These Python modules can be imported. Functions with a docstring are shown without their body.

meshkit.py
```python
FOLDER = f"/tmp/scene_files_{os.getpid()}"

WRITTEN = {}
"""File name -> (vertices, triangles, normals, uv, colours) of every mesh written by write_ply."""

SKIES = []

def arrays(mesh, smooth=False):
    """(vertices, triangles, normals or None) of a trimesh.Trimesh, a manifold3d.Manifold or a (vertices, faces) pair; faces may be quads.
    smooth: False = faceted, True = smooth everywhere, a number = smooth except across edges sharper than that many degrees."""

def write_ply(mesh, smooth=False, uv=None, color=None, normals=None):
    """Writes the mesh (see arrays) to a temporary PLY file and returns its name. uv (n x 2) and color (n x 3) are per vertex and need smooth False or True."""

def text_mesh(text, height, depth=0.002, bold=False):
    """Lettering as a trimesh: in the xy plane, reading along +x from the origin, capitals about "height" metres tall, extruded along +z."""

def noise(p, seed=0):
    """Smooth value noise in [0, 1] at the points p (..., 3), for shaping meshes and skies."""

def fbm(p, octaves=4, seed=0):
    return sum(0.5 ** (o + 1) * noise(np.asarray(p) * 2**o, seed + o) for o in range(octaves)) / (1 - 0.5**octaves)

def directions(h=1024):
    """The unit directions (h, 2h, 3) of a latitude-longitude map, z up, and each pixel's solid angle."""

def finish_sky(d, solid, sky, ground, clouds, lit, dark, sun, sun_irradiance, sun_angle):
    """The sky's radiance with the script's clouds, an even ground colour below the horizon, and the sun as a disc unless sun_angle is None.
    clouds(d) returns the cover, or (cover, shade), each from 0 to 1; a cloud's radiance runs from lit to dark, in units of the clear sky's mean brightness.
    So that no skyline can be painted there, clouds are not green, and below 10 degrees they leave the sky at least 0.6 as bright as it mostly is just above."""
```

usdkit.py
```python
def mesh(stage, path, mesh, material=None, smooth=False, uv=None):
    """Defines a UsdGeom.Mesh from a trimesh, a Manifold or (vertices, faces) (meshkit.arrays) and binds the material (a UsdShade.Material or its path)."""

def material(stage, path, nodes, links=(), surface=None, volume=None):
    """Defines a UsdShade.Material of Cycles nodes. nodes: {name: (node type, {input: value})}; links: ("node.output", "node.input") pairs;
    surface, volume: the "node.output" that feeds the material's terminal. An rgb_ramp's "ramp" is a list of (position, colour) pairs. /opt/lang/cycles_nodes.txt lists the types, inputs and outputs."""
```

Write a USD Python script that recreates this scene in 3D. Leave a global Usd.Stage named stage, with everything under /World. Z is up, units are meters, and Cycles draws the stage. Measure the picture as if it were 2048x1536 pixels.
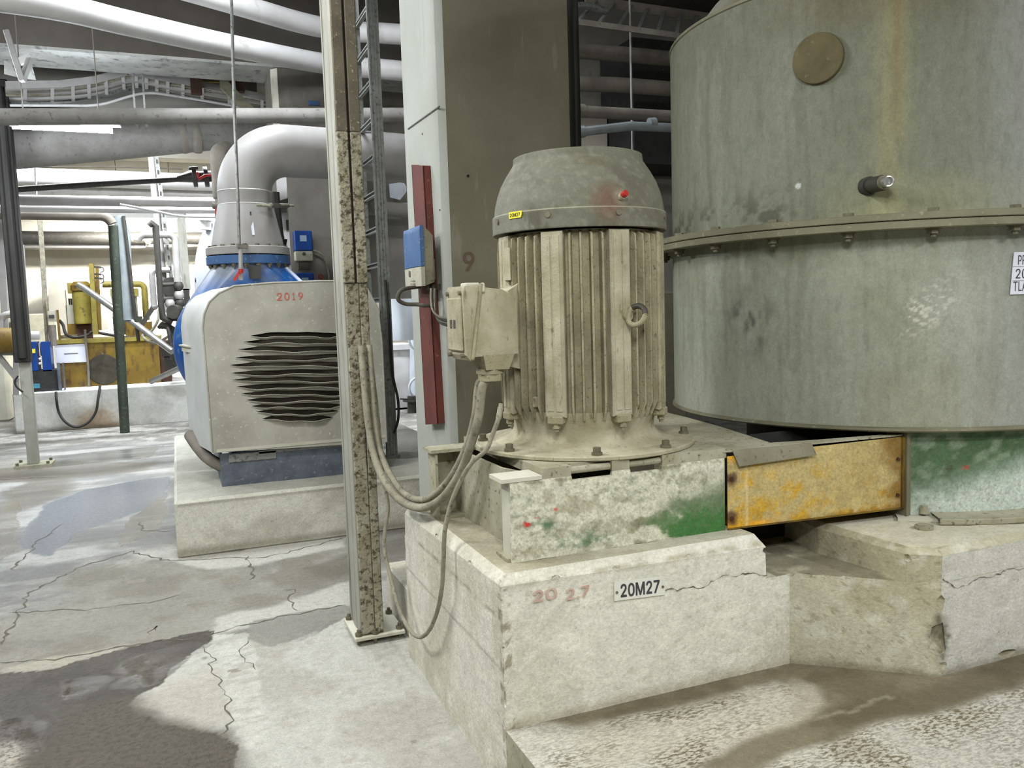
import math, random
import numpy as np, trimesh, manifold3d, shapely
from shapely.geometry import Polygon, LineString, box as sbox
from pxr import Usd, UsdGeom, UsdLux, UsdShade, Gf, Sdf, Vt
import usdkit, meshkit

stage = Usd.Stage.CreateInMemory()
UsdGeom.SetStageUpAxis(stage, UsdGeom.Tokens.z)
UsdGeom.SetStageMetersPerUnit(stage, 1.0)
UsdGeom.Xform.Define(stage, '/World')
random.seed(7); RNG = np.random.default_rng(7)

# ------------------------------------------------------------------ camera (calibrated from the photo's vanishing points)
F, EYE = 1650.0, np.array([0, 0, 1.6])
_y, _p, _r = (math.radians(a) for a in (22.0, 5.33, 1.8))
FW = np.array([math.sin(_y)*math.cos(_p), math.cos(_y)*math.cos(_p), -math.sin(_p)])
_r0 = np.array([math.cos(_y), -math.sin(_y), 0]); _u0 = np.cross(_r0, FW)
RT = math.cos(_r)*_r0 - math.sin(_r)*_u0
UP = math.cos(_r)*_u0 + math.sin(_r)*_r0
cam = UsdGeom.Camera.Define(stage, '/World/camera')
cam.AddTransformOp().Set(Gf.Matrix4d(*RT, 0, *UP, 0, *(-FW), 0, *EYE, 1))
cam.CreateHorizontalApertureAttr(36.0); cam.CreateVerticalApertureAttr(27.0)
cam.CreateFocalLengthAttr(36.0*F/2048); cam.CreateClippingRangeAttr(Gf.Vec2f(0.05, 200))
EXPOSURE = 0.0
cam.CreateExposureAttr(EXPOSURE)

def ray(px, py): return FW + (px-1024)/F*RT - (py-768)/F*UP
def pln(px, py, ax, v): r = ray(px, py); return EYE + r*(v-EYE[ax])/r[ax]
def PX(px, py, x): return pln(px, py, 0, x)
def PY(px, py, y): return pln(px, py, 1, y)
def PZ(px, py, z=0.0): return pln(px, py, 2, z)
def D(px, py, d): return EYE + d*ray(px, py)

# ------------------------------------------------------------------ lights
WARM, COOL = (.985, 1.0, .95), (.90, .95, 1.0)
def aim(pos, to, rotz):
    """Rows of the lamp's transform: it shines along its local -z towards "to" (a direction), its long side along local y."""
    z = -np.asarray(to, float); z /= np.linalg.norm(z); y = np.array([-math.sin(math.radians(rotz)), math.cos(math.radians(rotz)), 0]); y = y-z*(y@z); y /= np.linalg.norm(y); x = np.cross(y, z)
    return np.array([[*x, 0], [*y, 0], [*z, 0], [*pos, 1]])
def rect_light(name, pos, w, l, power, color, rotz=0.0, to=(0, 0, -1)):
    L = UsdLux.RectLight.Define(stage, '/World/' + name)
    L.CreateWidthAttr(w); L.CreateHeightAttr(l); L.CreateIntensityAttr(power); L.CreateColorAttr(Gf.Vec3f(*color))
    L.AddTransformOp().Set(Gf.Matrix4d(*aim(pos, to, rotz).ravel()))
    return L
# (name, position, width, length, intensity, colour, rotation, direction): every one sits in a lamp housing built further down, added fill lamps too
DOWN = (0, 0, -1)
_L5 = PY(291, 430, 16.4)
LAMPS = [
    ('lamp_light', (0.35, 0.35, 3.45), .22, 1.5, 64, WARM, 0, (.08, .22, -.95)),
    ('lamp_light_001', (-1.6, 3.4, 3.7), .22, 1.5, 86, (.985, 1, .95), 0, (.4, .0, -.9)),
    ('lamp_light_002', (5.6, 0.0, 3.6), .22, 1.5, 90, (.95, .97, 1.0), 0, (-.3, .2, -.9)),
    ('lamp_light_003', (-0.87, 9.0, 3.44), .22, 0.95, 130, COOL, 90, DOWN),
    ('lamp_light_004', (-3.2, 8.2, 3.9), .22, 1.5, 130, COOL, 0, (.6, 0, -.7)),
    ('lamp_light_005', tuple(_L5), .2, 1.3, 900, (1, .99, .93), 90, (0, .6, -.7)),
    ('lamp_light_006', (-1.5, 13.0, 4.98), .22, 1.5, 330, COOL, 90, DOWN),
    ('lamp_light_007', (3.6, 11.6, 4.2), .22, 1.5, 230, COOL, 90, DOWN),
    ('lamp_light_008', (0.4, 11.9, 4.2), .22, 1.5, 230, COOL, 90, DOWN),
    ('lamp_light_009', (0.5, 6.8, 4.95), .22, 1.5, 130, COOL, 90, DOWN),
    ('lamp_light_010', (2.8, -1.6, 3.6), .22, 1.5, 88, WARM, 90, (0, .3, -.95)),  # added fill behind the viewpoint, softens the shading
    ('lamp_light_011', (-1.2, -1.6, 3.6), .22, 1.5, 88, WARM, 90, (.1, .3, -.95)),  # added fill, second one behind the viewpoint
    ('lamp_light_012', (3.4, 5.6, 4.6), .22, 1.5, 11, (.9, .97, 1.0), 90, DOWN),
    ('lamp_light_013', (-1.0, 3.6, 4.3), .22, 1.5, 80, (.97, .98, 1.0), 90, (.15, .35, -.9)),  # added to brighten the hood, elbow and pump foundation from the front
]
for a in LAMPS: rect_light(*a)
dome = UsdLux.DomeLight.Define(stage, '/World/ambient_light'); dome.CreateIntensityAttr(0.03); dome.CreateColorAttr(Gf.Vec3f(1, .97, .85))

# ------------------------------------------------------------------ materials
def lin(*c):
    if len(c) == 1: c = c[0]
    c = np.array(c, float)/255
    return tuple(np.where(c < .04045, c/12.92, ((c+.055)/1.055)**2.4))
MATS = {}
def mat(name, c1, c2=None, c3=None, s1=3., s2=35., t3=(.6, .7), streak=0., rough=.8, metal=0., bump=.25, bd=.004, bs=60., spec=.4, coat=0.):
    """Weathered surface: c1/c2 blotched by coarse noise, c3 in specks or vertical streaks, fine bump."""
    p = '/World/Looks/' + name
    c1 = lin(c1); c2 = lin(c2) if c2 else tuple(.8*x for x in c1); c3 = lin(c3) if c3 else None
    N = {'g': ('geometry', {}), 'n1': ('noise_texture', {'scale': s1, 'detail': 7., 'roughness': .62}),
         'r1': ('rgb_ramp', {'ramp': [(.33, c1), (.67, c2)]}),
         'nb': ('noise_texture', {'scale': bs, 'detail': 4., 'roughness': .6}),
         'b': ('bump', {'strength': bump, 'distance': bd}),
         'p': ('principled_bsdf', {'roughness': rough, 'metallic': metal, 'specular_ior_level': spec, 'coat_weight': coat})}
    L = [('g.position', 'n1.vector'), ('n1.fac', 'r1.fac'), ('g.position', 'nb.vector'), ('nb.fac', 'b.height'), ('b.normal', 'p.normal')]
    out = 'r1.color'
    if c3:
        N['m'] = ('mapping', {'scale': (1, 1, 1 if not streak else streak)})
        N['n2'] = ('noise_texture', {'scale': s2, 'detail': 5., 'roughness': .6})
        N['r2'] = ('rgb_ramp', {'ramp': [(t3[0], (0, 0, 0)), (t3[1], (1, 1, 1))]})
        N['x'] = ('mix', {'color2': c3})
        L += [('g.position', 'm.vector'), ('m.vector', 'n2.vector'), ('n2.fac', 'r2.fac'), ('r2.color', 'x.fac'), (out, 'x.color1')]
        out = 'x.color'
    L.append((out, 'p.base_color'))
    MATS[name] = usdkit.material(stage, p, N, L, surface='p.BSDF'); return name
def paintmat(name, rough=.85, bump=.3, bd=.005, bs=50., fine=.16, fs=140., wet=False, metal=0., spec=.35, speck=(110, 100, 78), ss=70., st=(.5, .6), sm=(1, 1, 1)):
    """Base colour from the mesh's painted map of dirt and some light ('paint'), broken up by fine grain; 'wet' lowers roughness and flattens the relief."""
    N = {'a': ('attribute', {'attribute': 'paint'}), 'g': ('geometry', {}),
         'n': ('noise_texture', {'scale': fs, 'detail': 5., 'roughness': .7}), 'r': ('rgb_ramp', {'ramp': [(.3, (1-fine,)*3), (.7, (1+fine,)*3)]}),
         'mr': ('map_range', {'from_min': .3, 'from_max': .7, 'to_min': 1-fine, 'to_max': 1+fine}),
         'm2': ('noise_texture', {'scale': fs*.22, 'detail': 8., 'roughness': .72}), 'mr2': ('map_range', {'from_min': .3, 'from_max': .7, 'to_min': 1-fine*.9, 'to_max': 1+fine*.7}), 'mm': ('math', {'math_type': 'multiply'}),
         'x': ('mix', {'mix_type': 'multiply', 'fac': 1.0}), 'cc': ('combine_color', {}),
         'nb': ('noise_texture', {'scale': bs, 'detail': 6., 'roughness': .65}), 'b': ('bump', {'strength': bump, 'distance': bd}),
         'p': ('principled_bsdf', {'roughness': rough, 'metallic': metal, 'specular_ior_level': spec})}
    L = [('g.position', 'n.vector'), ('n.fac', 'mr.value'), ('g.position', 'm2.vector'), ('m2.fac', 'mr2.value'), ('mr.result', 'mm.value1'), ('mr2.result', 'mm.value2'), ('mm.value', 'cc.r'), ('mm.value', 'cc.g'), ('mm.value', 'cc.b'), ('a.color', 'x.color1'), ('cc.color', 'x.color2'), ('x.color', 'p.base_color'),
         ('g.position', 'nb.vector'), ('nb.fac', 'b.height'), ('b.normal', 'p.normal')]
    del N['r']
    N.update({'sa': ('attribute', {'attribute': 'speck'}), 'smp': ('mapping', {'scale': sm}), 'sn': ('noise_texture', {'scale': ss, 'detail': 4., 'roughness': .65}), 'sr': ('map_range', {'from_min': st[0], 'from_max': st[1], 'to_min': 0., 'to_max': 1., 'clamp': True}), 'sx': ('math', {'math_type': 'multiply'}), 'xs': ('mix', {'color2': lin(speck)})})
    L = [l for l in L if l != ('x.color', 'p.base_color')]+[('g.position', 'smp.vector'), ('smp.vector', 'sn.vector'), ('sn.fac', 'sr.value'), ('sr.result', 'sx.value1'), ('sa.fac', 'sx.value2'), ('sx.value', 'xs.fac'), ('x.color', 'xs.color1'), ('xs.color', 'p.base_color')]
    if wet:
        N['w'] = ('attribute', {'attribute': 'wet'})
        N['w1'] = ('map_range', {'from_min': 0., 'from_max': 1., 'to_min': rough, 'to_max': .08})
        N['w2'] = ('map_range', {'from_min': 0.8, 'from_max': .95, 'to_min': bump, 'to_max': .04, 'clamp': True})
        L += [('w.fac', 'w1.value'), ('w1.result', 'p.roughness'), ('w.fac', 'w2.value'), ('w2.result', 'b.strength')]
    MATS[name] = usdkit.material(stage, '/World/Looks/' + name, N, L, surface='p.BSDF'); return name
def flat(name, c, rough=.6, metal=0., emit=0.):
    MATS[name] = usdkit.material(stage, '/World/Looks/' + name, {'p': ('principled_bsdf', {'base_color': lin(c), 'roughness': rough, 'metallic': metal, 'emission_color': lin(c), 'emission_strength': emit})}, [], surface='p.BSDF'); return name

paintmat('floor_concrete', rough=.8, bump=.75, bd=.010, bs=52, wet=True, fine=.2, fs=120, speck=(50, 45, 38), ss=42, st=(.47, .62))
paintmat('slab_concrete', rough=.85, bump=.6, bd=.01, bs=55, wet=True, fine=.2, fs=120, speck=(104, 96, 76), ss=52, st=(.47, .56), sm=(.8, 1.9, 1))
paintmat('block_concrete', rough=.92, bump=.7, bd=.006, bs=80, fine=.16, fs=90, speck=(120, 112, 90), ss=48, st=(.60, .70))
paintmat('painted_steel', rough=.75, bump=.35, bd=.003, bs=90, fine=.24, fs=110, speck=(104, 100, 74), ss=60, st=(.52, .64))
paintmat('tank_steel', rough=.62, bump=.12, bd=.002, bs=40, fine=.14, fs=120, spec=.3, speck=(70, 74, 58), ss=38, st=(.5, .66), sm=(1, 1, .35))
mat('column_white', (168, 171, 165), (156, 158, 149), (138, 138, 128), s1=2., s2=9., t3=(.62, .8), streak=.12, bump=.3)
mat('column_brown', (132, 128, 110), (112, 107, 90), (150, 147, 130), s1=1.6, s2=14., t3=(.6, .8), streak=.2, rough=.95)
mat('wall_grey', (150, 148, 140), (128, 124, 116), (100, 96, 88), s1=1.5, s2=6., t3=(.6, .8), streak=.25)
mat('wall_pale', (212, 208, 196), (190, 184, 168), (150, 142, 120), s1=1.2, s2=5., t3=(.62, .8), streak=.3)
mat('ceiling_dark', (92, 86, 78), (72, 68, 62), s1=1.5, rough=.95)
mat('beam_pale', (176, 176, 170), (130, 130, 126), (95, 94, 92), s1=2., s2=9., t3=(.55, .7), streak=1, bump=.5)
mat('motor_dust', (164, 157, 130), (128, 121, 97), (104, 97, 76), s1=7, s2=70, t3=(.58, .70), bump=.7, bd=.004, bs=110)
mat('motor_cap', (116, 115, 99), (99, 95, 79), (116, 90, 72), s1=4, s2=5, t3=(.62, .78), rough=.75, bump=.15)
mat('motor_pale', (178, 173, 151), (146, 139, 114), (124, 117, 94), s1=8, s2=60, t3=(.60, .72), streak=.3, bump=.7, bd=.004, bs=120)
mat('dark_gap', (30, 29, 24), (24, 23, 19))  # near-black, standing in for the shade inside gaps and holes
mat('rubber_black', (34, 33, 31), (46, 44, 40), rough=.6)
mat('cable_dust', (150, 146, 128), (118, 113, 98), (84, 80, 70), s1=12, s2=50, t3=(.55, .7), rough=.85)
mat('cable_dark', (84, 80, 70), (62, 58, 50), s1=14)
mat('plate_dust', (172, 169, 150), (140, 136, 112), (96, 92, 66), s1=6, s2=45, t3=(.58, .68), bump=.3)
mat('plate_pale', (196, 194, 180), (180, 178, 160), s1=5)
mat('bolt_steel', (120, 116, 96), (96, 92, 74), s1=30, rough=.6, metal=.3)
mat('flange_steel', (128, 126, 104), (106, 103, 82), (150, 146, 124), s1=5, s2=40, t3=(.6, .7), rough=.6, metal=.2)
mat('post_pale', (160, 160, 151), (140, 139, 128), (118, 115, 101), s1=3, s2=22, t3=(.58, .7), streak=.08, rough=.6)
mat('post_crust', (164, 160, 142), (134, 128, 106), (82, 75, 60), s1=9, s2=48, t3=(.50, .62), rough=.95, bump=.9, bd=.012, bs=55)
mat('post_brown', (112, 104, 88), (84, 78, 66), (150, 144, 124), s1=6, s2=60, t3=(.62, .68), rough=.9, bump=.5)
mat('galvanised', (148, 150, 146), (124, 126, 122), (102, 104, 102), s1=10, s2=40, t3=(.55, .65), rough=.45, metal=.5, bump=.08)
mat('galvanised_blue', (112, 120, 132), (88, 95, 108), (140, 146, 150), s1=8, s2=30, t3=(.58, .7), rough=.5, metal=.4, bump=.08)
mat('hood_grey', (176, 175, 165), (152, 150, 138), (198, 197, 189), s1=4, s2=38, t3=(.61, .72), rough=.75, bump=.2)
mat('hood_side', (196, 198, 196), (182, 184, 180), s1=4, rough=.6, bump=.1)
mat('pump_blue', (28, 104, 176), (20, 88, 160), (120, 150, 170), s1=3, s2=18, t3=(.66, .76), rough=.35, bump=.1)
mat('pipe_grey', (165, 163, 160), (145, 142, 138), s1=3, rough=.5, metal=.15, bump=.08)
mat('pipe_mid', (160, 158, 156), (142, 139, 136), s1=2.5, rough=.5, bump=.06)
mat('duct_chalk', (150, 144, 134), (128, 122, 112), s1=6, rough=.9)
mat('column_grey', (124, 120, 112), (104, 99, 90), (140, 138, 130), s1=1.5, s2=6., t3=(.6, .8), streak=.25)
mat('pipe_dirty', (148, 146, 142), (124, 121, 116), (100, 97, 92), s1=4, s2=24, t3=(.6, .72), rough=.8, bump=.25)
mat('pipe_white', (206, 205, 204), (186, 184, 182), (150, 145, 138), s1=2, s2=6, t3=(.6, .8), rough=.55, bump=.1)
mat('pipe_dusty', (128, 122, 112), (104, 98, 90), s1=4, rough=.9, bump=.3)
mat('pipe_dark', (62, 60, 55), (46, 44, 40), (84, 82, 74), s1=4, s2=20, t3=(.6, .7), rough=.6)
mat('pipe_green', (58, 66, 54), (44, 51, 41), (96, 102, 92), s1=3, s2=24, t3=(.58, .7), rough=.6)
mat('pipe_bluish', (150, 158, 160), (126, 134, 136), s1=5, rough=.4)
mat('yellow_rusty', (124, 100, 26), (98, 76, 22), (70, 48, 24), s1=3, s2=10, t3=(.52, .68), streak=.4, rough=.6)
mat('yellow_paint', (142, 130, 58), (114, 102, 42), (86, 74, 40), s2=14, t3=(.58, .7), s1=4, rough=.5)
mat('red_lead', (98, 46, 36), (82, 38, 31), (128, 84, 72), s1=6, s2=30, t3=(.64, .72), rough=.7)
mat('box_blue', (16, 66, 140), (12, 54, 122), s1=5, rough=.35)
mat('box_blue_dusty', (62, 96, 140), (52, 84, 128), (140, 156, 170), s1=6, s2=40, t3=(.62, .7), rough=.5)
mat('box_grey', (176, 174, 158), (156, 153, 136), (124, 120, 104), s1=8, s2=50, t3=(.6, .7), rough=.7)
mat('box_dusty', (132, 128, 110), (112, 108, 90), (96, 92, 76), s1=6, s2=50, t3=(.58, .68), rough=.85)
mat('black_dirt_and_shade', (36, 36, 36), (52, 52, 50), s1=6)  # black for dirty gear, also for the shaded guard cavity
mat('steel_bright', (190, 190, 186), (160, 160, 156), s1=10, rough=.3, metal=.8, bump=.05)
mat('vessel_silver', (205, 212, 220), (190, 196, 204), (150, 156, 166), s1=2, s2=6, t3=(.62, .75), streak=.15, rough=.4, metal=.3, bump=.04)
mat('rust_brown', (72, 46, 34), (52, 36, 28), s1=6, rough=.9)
mat('red_paint', (170, 38, 34), (140, 30, 30), s1=10, rough=.5)
mat('mesh_wire', (70, 66, 54), (50, 47, 38), s1=9, rough=.9)
mat('plate_label', (222, 222, 214), (208, 208, 198), s1=8, rough=.6, bump=.05)
mat('cap_brown', (98, 90, 62), (80, 72, 48), (116, 108, 84), s1=9, s2=40, t3=(.6, .7))
flat('ink_black', (62, 60, 66), .8); flat('ink_grey', (110, 108, 112), .8)
mat('stencil_red', (176, 74, 62), (190, 120, 104), s1=40)
mat('stencil_faded', (182, 148, 136), (196, 176, 160), s1=30, s2=60)
mat('stencil_nine', (106, 88, 74), (98, 88, 72), s1=30)
flat('tag_yellow', (225, 215, 40), .5); flat('cap_red', (170, 34, 28), .35); flat('sign_white', (214, 216, 228), .6)
flat('tube_glow', (235, 245, 255), .5, emit=70.); flat('tube_glow_far', (255, 252, 240), .5, emit=14.)
flat('housing_white', (200, 200, 196), .5); flat('teal_tag', (60, 130, 150), .6); flat('eye_dark', (56, 52, 44), .6)
flat('panel_screen', (150, 170, 185), .25)

# ------------------------------------------------------------------ mesh helpers
def J(*m):
    m = [x for x in m if x is not None]
    m = [trimesh.Trimesh(*meshkit.arrays(x)[:2], process=False) if not isinstance(x, trimesh.Trimesh) else x for x in m]
    return trimesh.util.concatenate(m)
def hull(pts):
    return trimesh.convex.convex_hull(np.asarray(pts, float))
def bx(x0, x1, y0, y1, z0, z1, b=0.0):
    x0, x1 = min(x0, x1), max(x0, x1); y0, y1 = min(y0, y1), max(y0, y1); z0, z1 = min(z0, z1), max(z0, z1)
    if b <= 0:
        return trimesh.creation.box(bounds=[[x0, y0, z0], [x1, y1, z1]])
    b = min(b, .45*min(x1-x0, y1-y0, z1-z0)); P = []
    for sx, x in ((1, x0), (-1, x1)):
        for sy, y in ((1, y0), (-1, y1)):
            for sz, z in ((1, z0), (-1, z1)):
                P += [(x+sx*b, y+sy*b, z), (x+sx*b, y, z+sz*b), (x, y+sy*b, z+sz*b)]
    return hull(P)
def frame(d):
    d = np.asarray(d, float)/np.linalg.norm(d); a = np.cross(d, (0, 0, 1.) if abs(d[2]) < .95 else (1., 0, 0)); a /= np.linalg.norm(a)
    return d, a, np.cross(d, a)
def bar(p, q, w, h, up=(0, 0, 1), b=0.0):
    """Rectangular bar p->q, w across, h along up."""
    p, q = np.asarray(p, float), np.asarray(q, float); d = (q-p)/np.linalg.norm(q-p); up = np.asarray(up, float)
    s = np.cross(d, up)
    if np.linalg.norm(s) < 1e-6: s = np.cross(d, (1, 0, 0))
    s /= np.linalg.norm(s); u = np.cross(s, d)
    m = bx(-w/2, w/2, 0, np.linalg.norm(q-p), -h/2, h/2, b)
    T = np.eye(4); T[:3, 0] = s; T[:3, 1] = d; T[:3, 2] = u; T[:3, 3] = p
    return m.apply_transform(T)
def cyl(p, q, r, n=16, r2=None):
    p, q = np.asarray(p, float), np.asarray(q, float); d, a, c = frame(q-p); t = np.arange(n)*2*np.pi/n; r2 = r if r2 is None else r2
    ring = np.cos(t)[:, None]*a+np.sin(t)[:, None]*c
    v = np.vstack([p+r*ring, q+r2*ring, p[None], q[None]]); i = np.arange(n); j = (i+1) % n
    f = np.vstack([np.c_[i, j, j+n], np.c_[i, j+n, i+n], np.c_[j, i, np.full(n, 2*n)], np.c_[i+n, j+n, np.full(n, 2*n+1)]])
    m = trimesh.Trimesh(v, f, process=False); m.fix_normals(); return m
def spline(pts, n=8):
    P = np.asarray(pts, float); Q = np.vstack([2*P[0]-P[1], P, 2*P[-1]-P[-2]]); out = []
    for k in range(1, len(Q)-2):
        a, b, c, d = Q[k-1:k+3]
        for t in np.arange(n)/n: out.append(.5*(2*b+(c-a)*t+(2*a-5*b+4*c-d)*t*t+(3*b-a-3*c+d)*t**3))
    out.append(P[-1]); return np.array(out)
def tube(pts, r, n=10, smooth=0, caps=True):
    P = spline(pts, smooth) if smooth else np.asarray(pts, float); R = np.broadcast_to(np.asarray(r, float), (len(P),))
    T = np.gradient(P, axis=0); T /= np.linalg.norm(T, axis=1, keepdims=True)
    _, a, _ = frame(T[0]); rings = []; t = np.arange(n)*2*np.pi/n
    for k in range(len(P)):
        a = a-T[k]*(a@T[k]); a /= np.linalg.norm(a); b = np.cross(T[k], a)
        s = 1.0
        if 0 < k < len(P)-1:
            u, w = P[k]-P[k-1], P[k+1]-P[k]; cs = np.clip(u@w/np.linalg.norm(u)/np.linalg.norm(w), -1, 1); s = min(1/math.sqrt(max((1+cs)/2, .3)), 1.3)
        rings.append(P[k]+R[k]*s*(np.cos(t)[:, None]*a+np.sin(t)[:, None]*b))
    v = np.vstack(rings); i, j = np.meshgrid(np.arange(len(P)-1), np.arange(n), indexing='ij'); jn = (j+1) % n
    q = np.stack([i*n+j, i*n+jn, (i+1)*n+jn, (i+1)*n+j], -1).reshape(-1, 4); f = np.vstack([q[:, [0, 1, 2]], q[:, [0, 2, 3]]])
    if caps:
        m = len(v); v = np.vstack([v, P[:1], P[-1:]]); e = np.arange(n); en = (e+1) % n
        f = np.vstack([f, np.c_[en, e, np.full(n, m)], np.c_[e+m-n, en+m-n, np.full(n, m+1)]])
    return trimesh.Trimesh(v, f, process=False)
def arc(p, corner, q, rad, n=8):
    """Points of a filleted corner."""
    p, c, q = (np.asarray(x, float) for x in (p, corner, q)); u = (p-c)/np.linalg.norm(p-c); w = (q-c)/np.linalg.norm(q-c)
    ang = math.acos(np.clip(u@w, -1, 1)); L = rad/math.tan(ang/2); b = (u+w)/np.linalg.norm(u+w); o = c+b*rad/math.sin(ang/2)
    s, e = c+u*L-o, c+w*L-o; th = math.acos(np.clip(s@e/rad/rad, -1, 1))
    return [o+(math.sin((1-t)*th)*s+math.sin(t*th)*e)/math.sin(th) for t in np.linspace(0, 1, n)]
def path(*pts, rad=.1, n=8):
    """Pipe centre line with rounded corners."""
    out = [np.asarray(pts[0], float)]
    for k in range(1, len(pts)-1): out += arc(pts[k-1], pts[k], pts[k+1], rad if np.isscalar(rad) else rad[k-1], n)
    return np.array(out+[np.asarray(pts[-1], float)])
def lathe(prof, c=(0, 0, 0), n=64, axis=(0, 0, 1), a0=0., a1=360.):
    """Revolves (r, z) about axis at c."""
    pr = np.asarray(prof, float); full = abs(a1-a0) >= 360; m = n if full else n+1
    t = np.radians(a0+(a1-a0)*np.arange(m)/n); ax = np.asarray(axis, float); ax /= np.linalg.norm(ax)
    if abs(ax[2]) > .99: X, Y = np.array([1., 0, 0]), np.array([0, 1., 0])
    else: X = np.cross((0, 0, 1.), ax); X /= np.linalg.norm(X); Y = np.cross(ax, X)
    v = (pr[:, None, 0:1]*(np.cos(t)[None, :, None]*X+np.sin(t)[None, :, None]*Y)+pr[:, None, 1:2]*ax).reshape(-1, 3)+np.asarray(c, float)
    k = len(pr); i, j = np.meshgrid(np.arange(k-1), np.arange(n), indexing='ij'); jn = (j+1) % m if full else j+1
    q = np.stack([i*m+j, i*m+jn, (i+1)*m+jn, (i+1)*m+j], -1).reshape(-1, 4)
    return trimesh.Trimesh(v, np.vstack([q[:, [0, 1, 2]], q[:, [0, 2, 3]]]), process=False)
def prism(poly, O, U, V, depth):
    """Extrudes a 2-D polygon given in the (U, V) axes at O by depth along U x V."""
    P = poly if hasattr(poly, 'exterior') else Polygon(poly)
    m = trimesh.creation.extrude_polygon(P, depth, engine='earcut')
    U, V = (np.asarray(a, float)/np.linalg.norm(a) for a in (U, V)); T = np.eye(4); T[:3, 0] = U; T[:3, 1] = V; T[:3, 2] = np.cross(U, V); T[:3, 3] = O
    return m.apply_transform(T)
def hexbolt(p, n, r, h, seg=6): p = np.asarray(p, float); n = np.asarray(n, float)/np.linalg.norm(n); return cyl(p, p+n*h, r, seg)
def text(s, O, U, V, height, depth=.0012, width=None, bold=True):
    m = meshkit.text_mesh(s, height, depth, bold)
    if width: m.apply_scale([width/np.ptp(m.vertices[:, 0]), 1, 1])
    U, V = (np.asarray(a, float)/np.linalg.norm(a) for a in (U, V)); T = np.eye(4); T[:3, 0] = U; T[:3, 1] = V; T[:3, 2] = np.cross(U, V); T[:3, 3] = O
    return m.apply_transform(T)
def fbm(p, s=1., o=4, seed=0): return meshkit.fbm(np.asarray(p)*s, o, seed)
def sst(a, b, x): t = np.clip((x-a)/(b-a), 0, 1); return t*t*(3-2*t)
def mixc(c, k, m): return c*(1-m[:, None])+np.asarray(lin(k))[None]*m[:, None]
def subdiv(m, e):
    v, f = trimesh.remesh.subdivide_to_size(m.vertices, m.faces, e, max_iter=12); m = trimesh.Trimesh(v, f, process=False); m.merge_vertices(); return m

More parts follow.
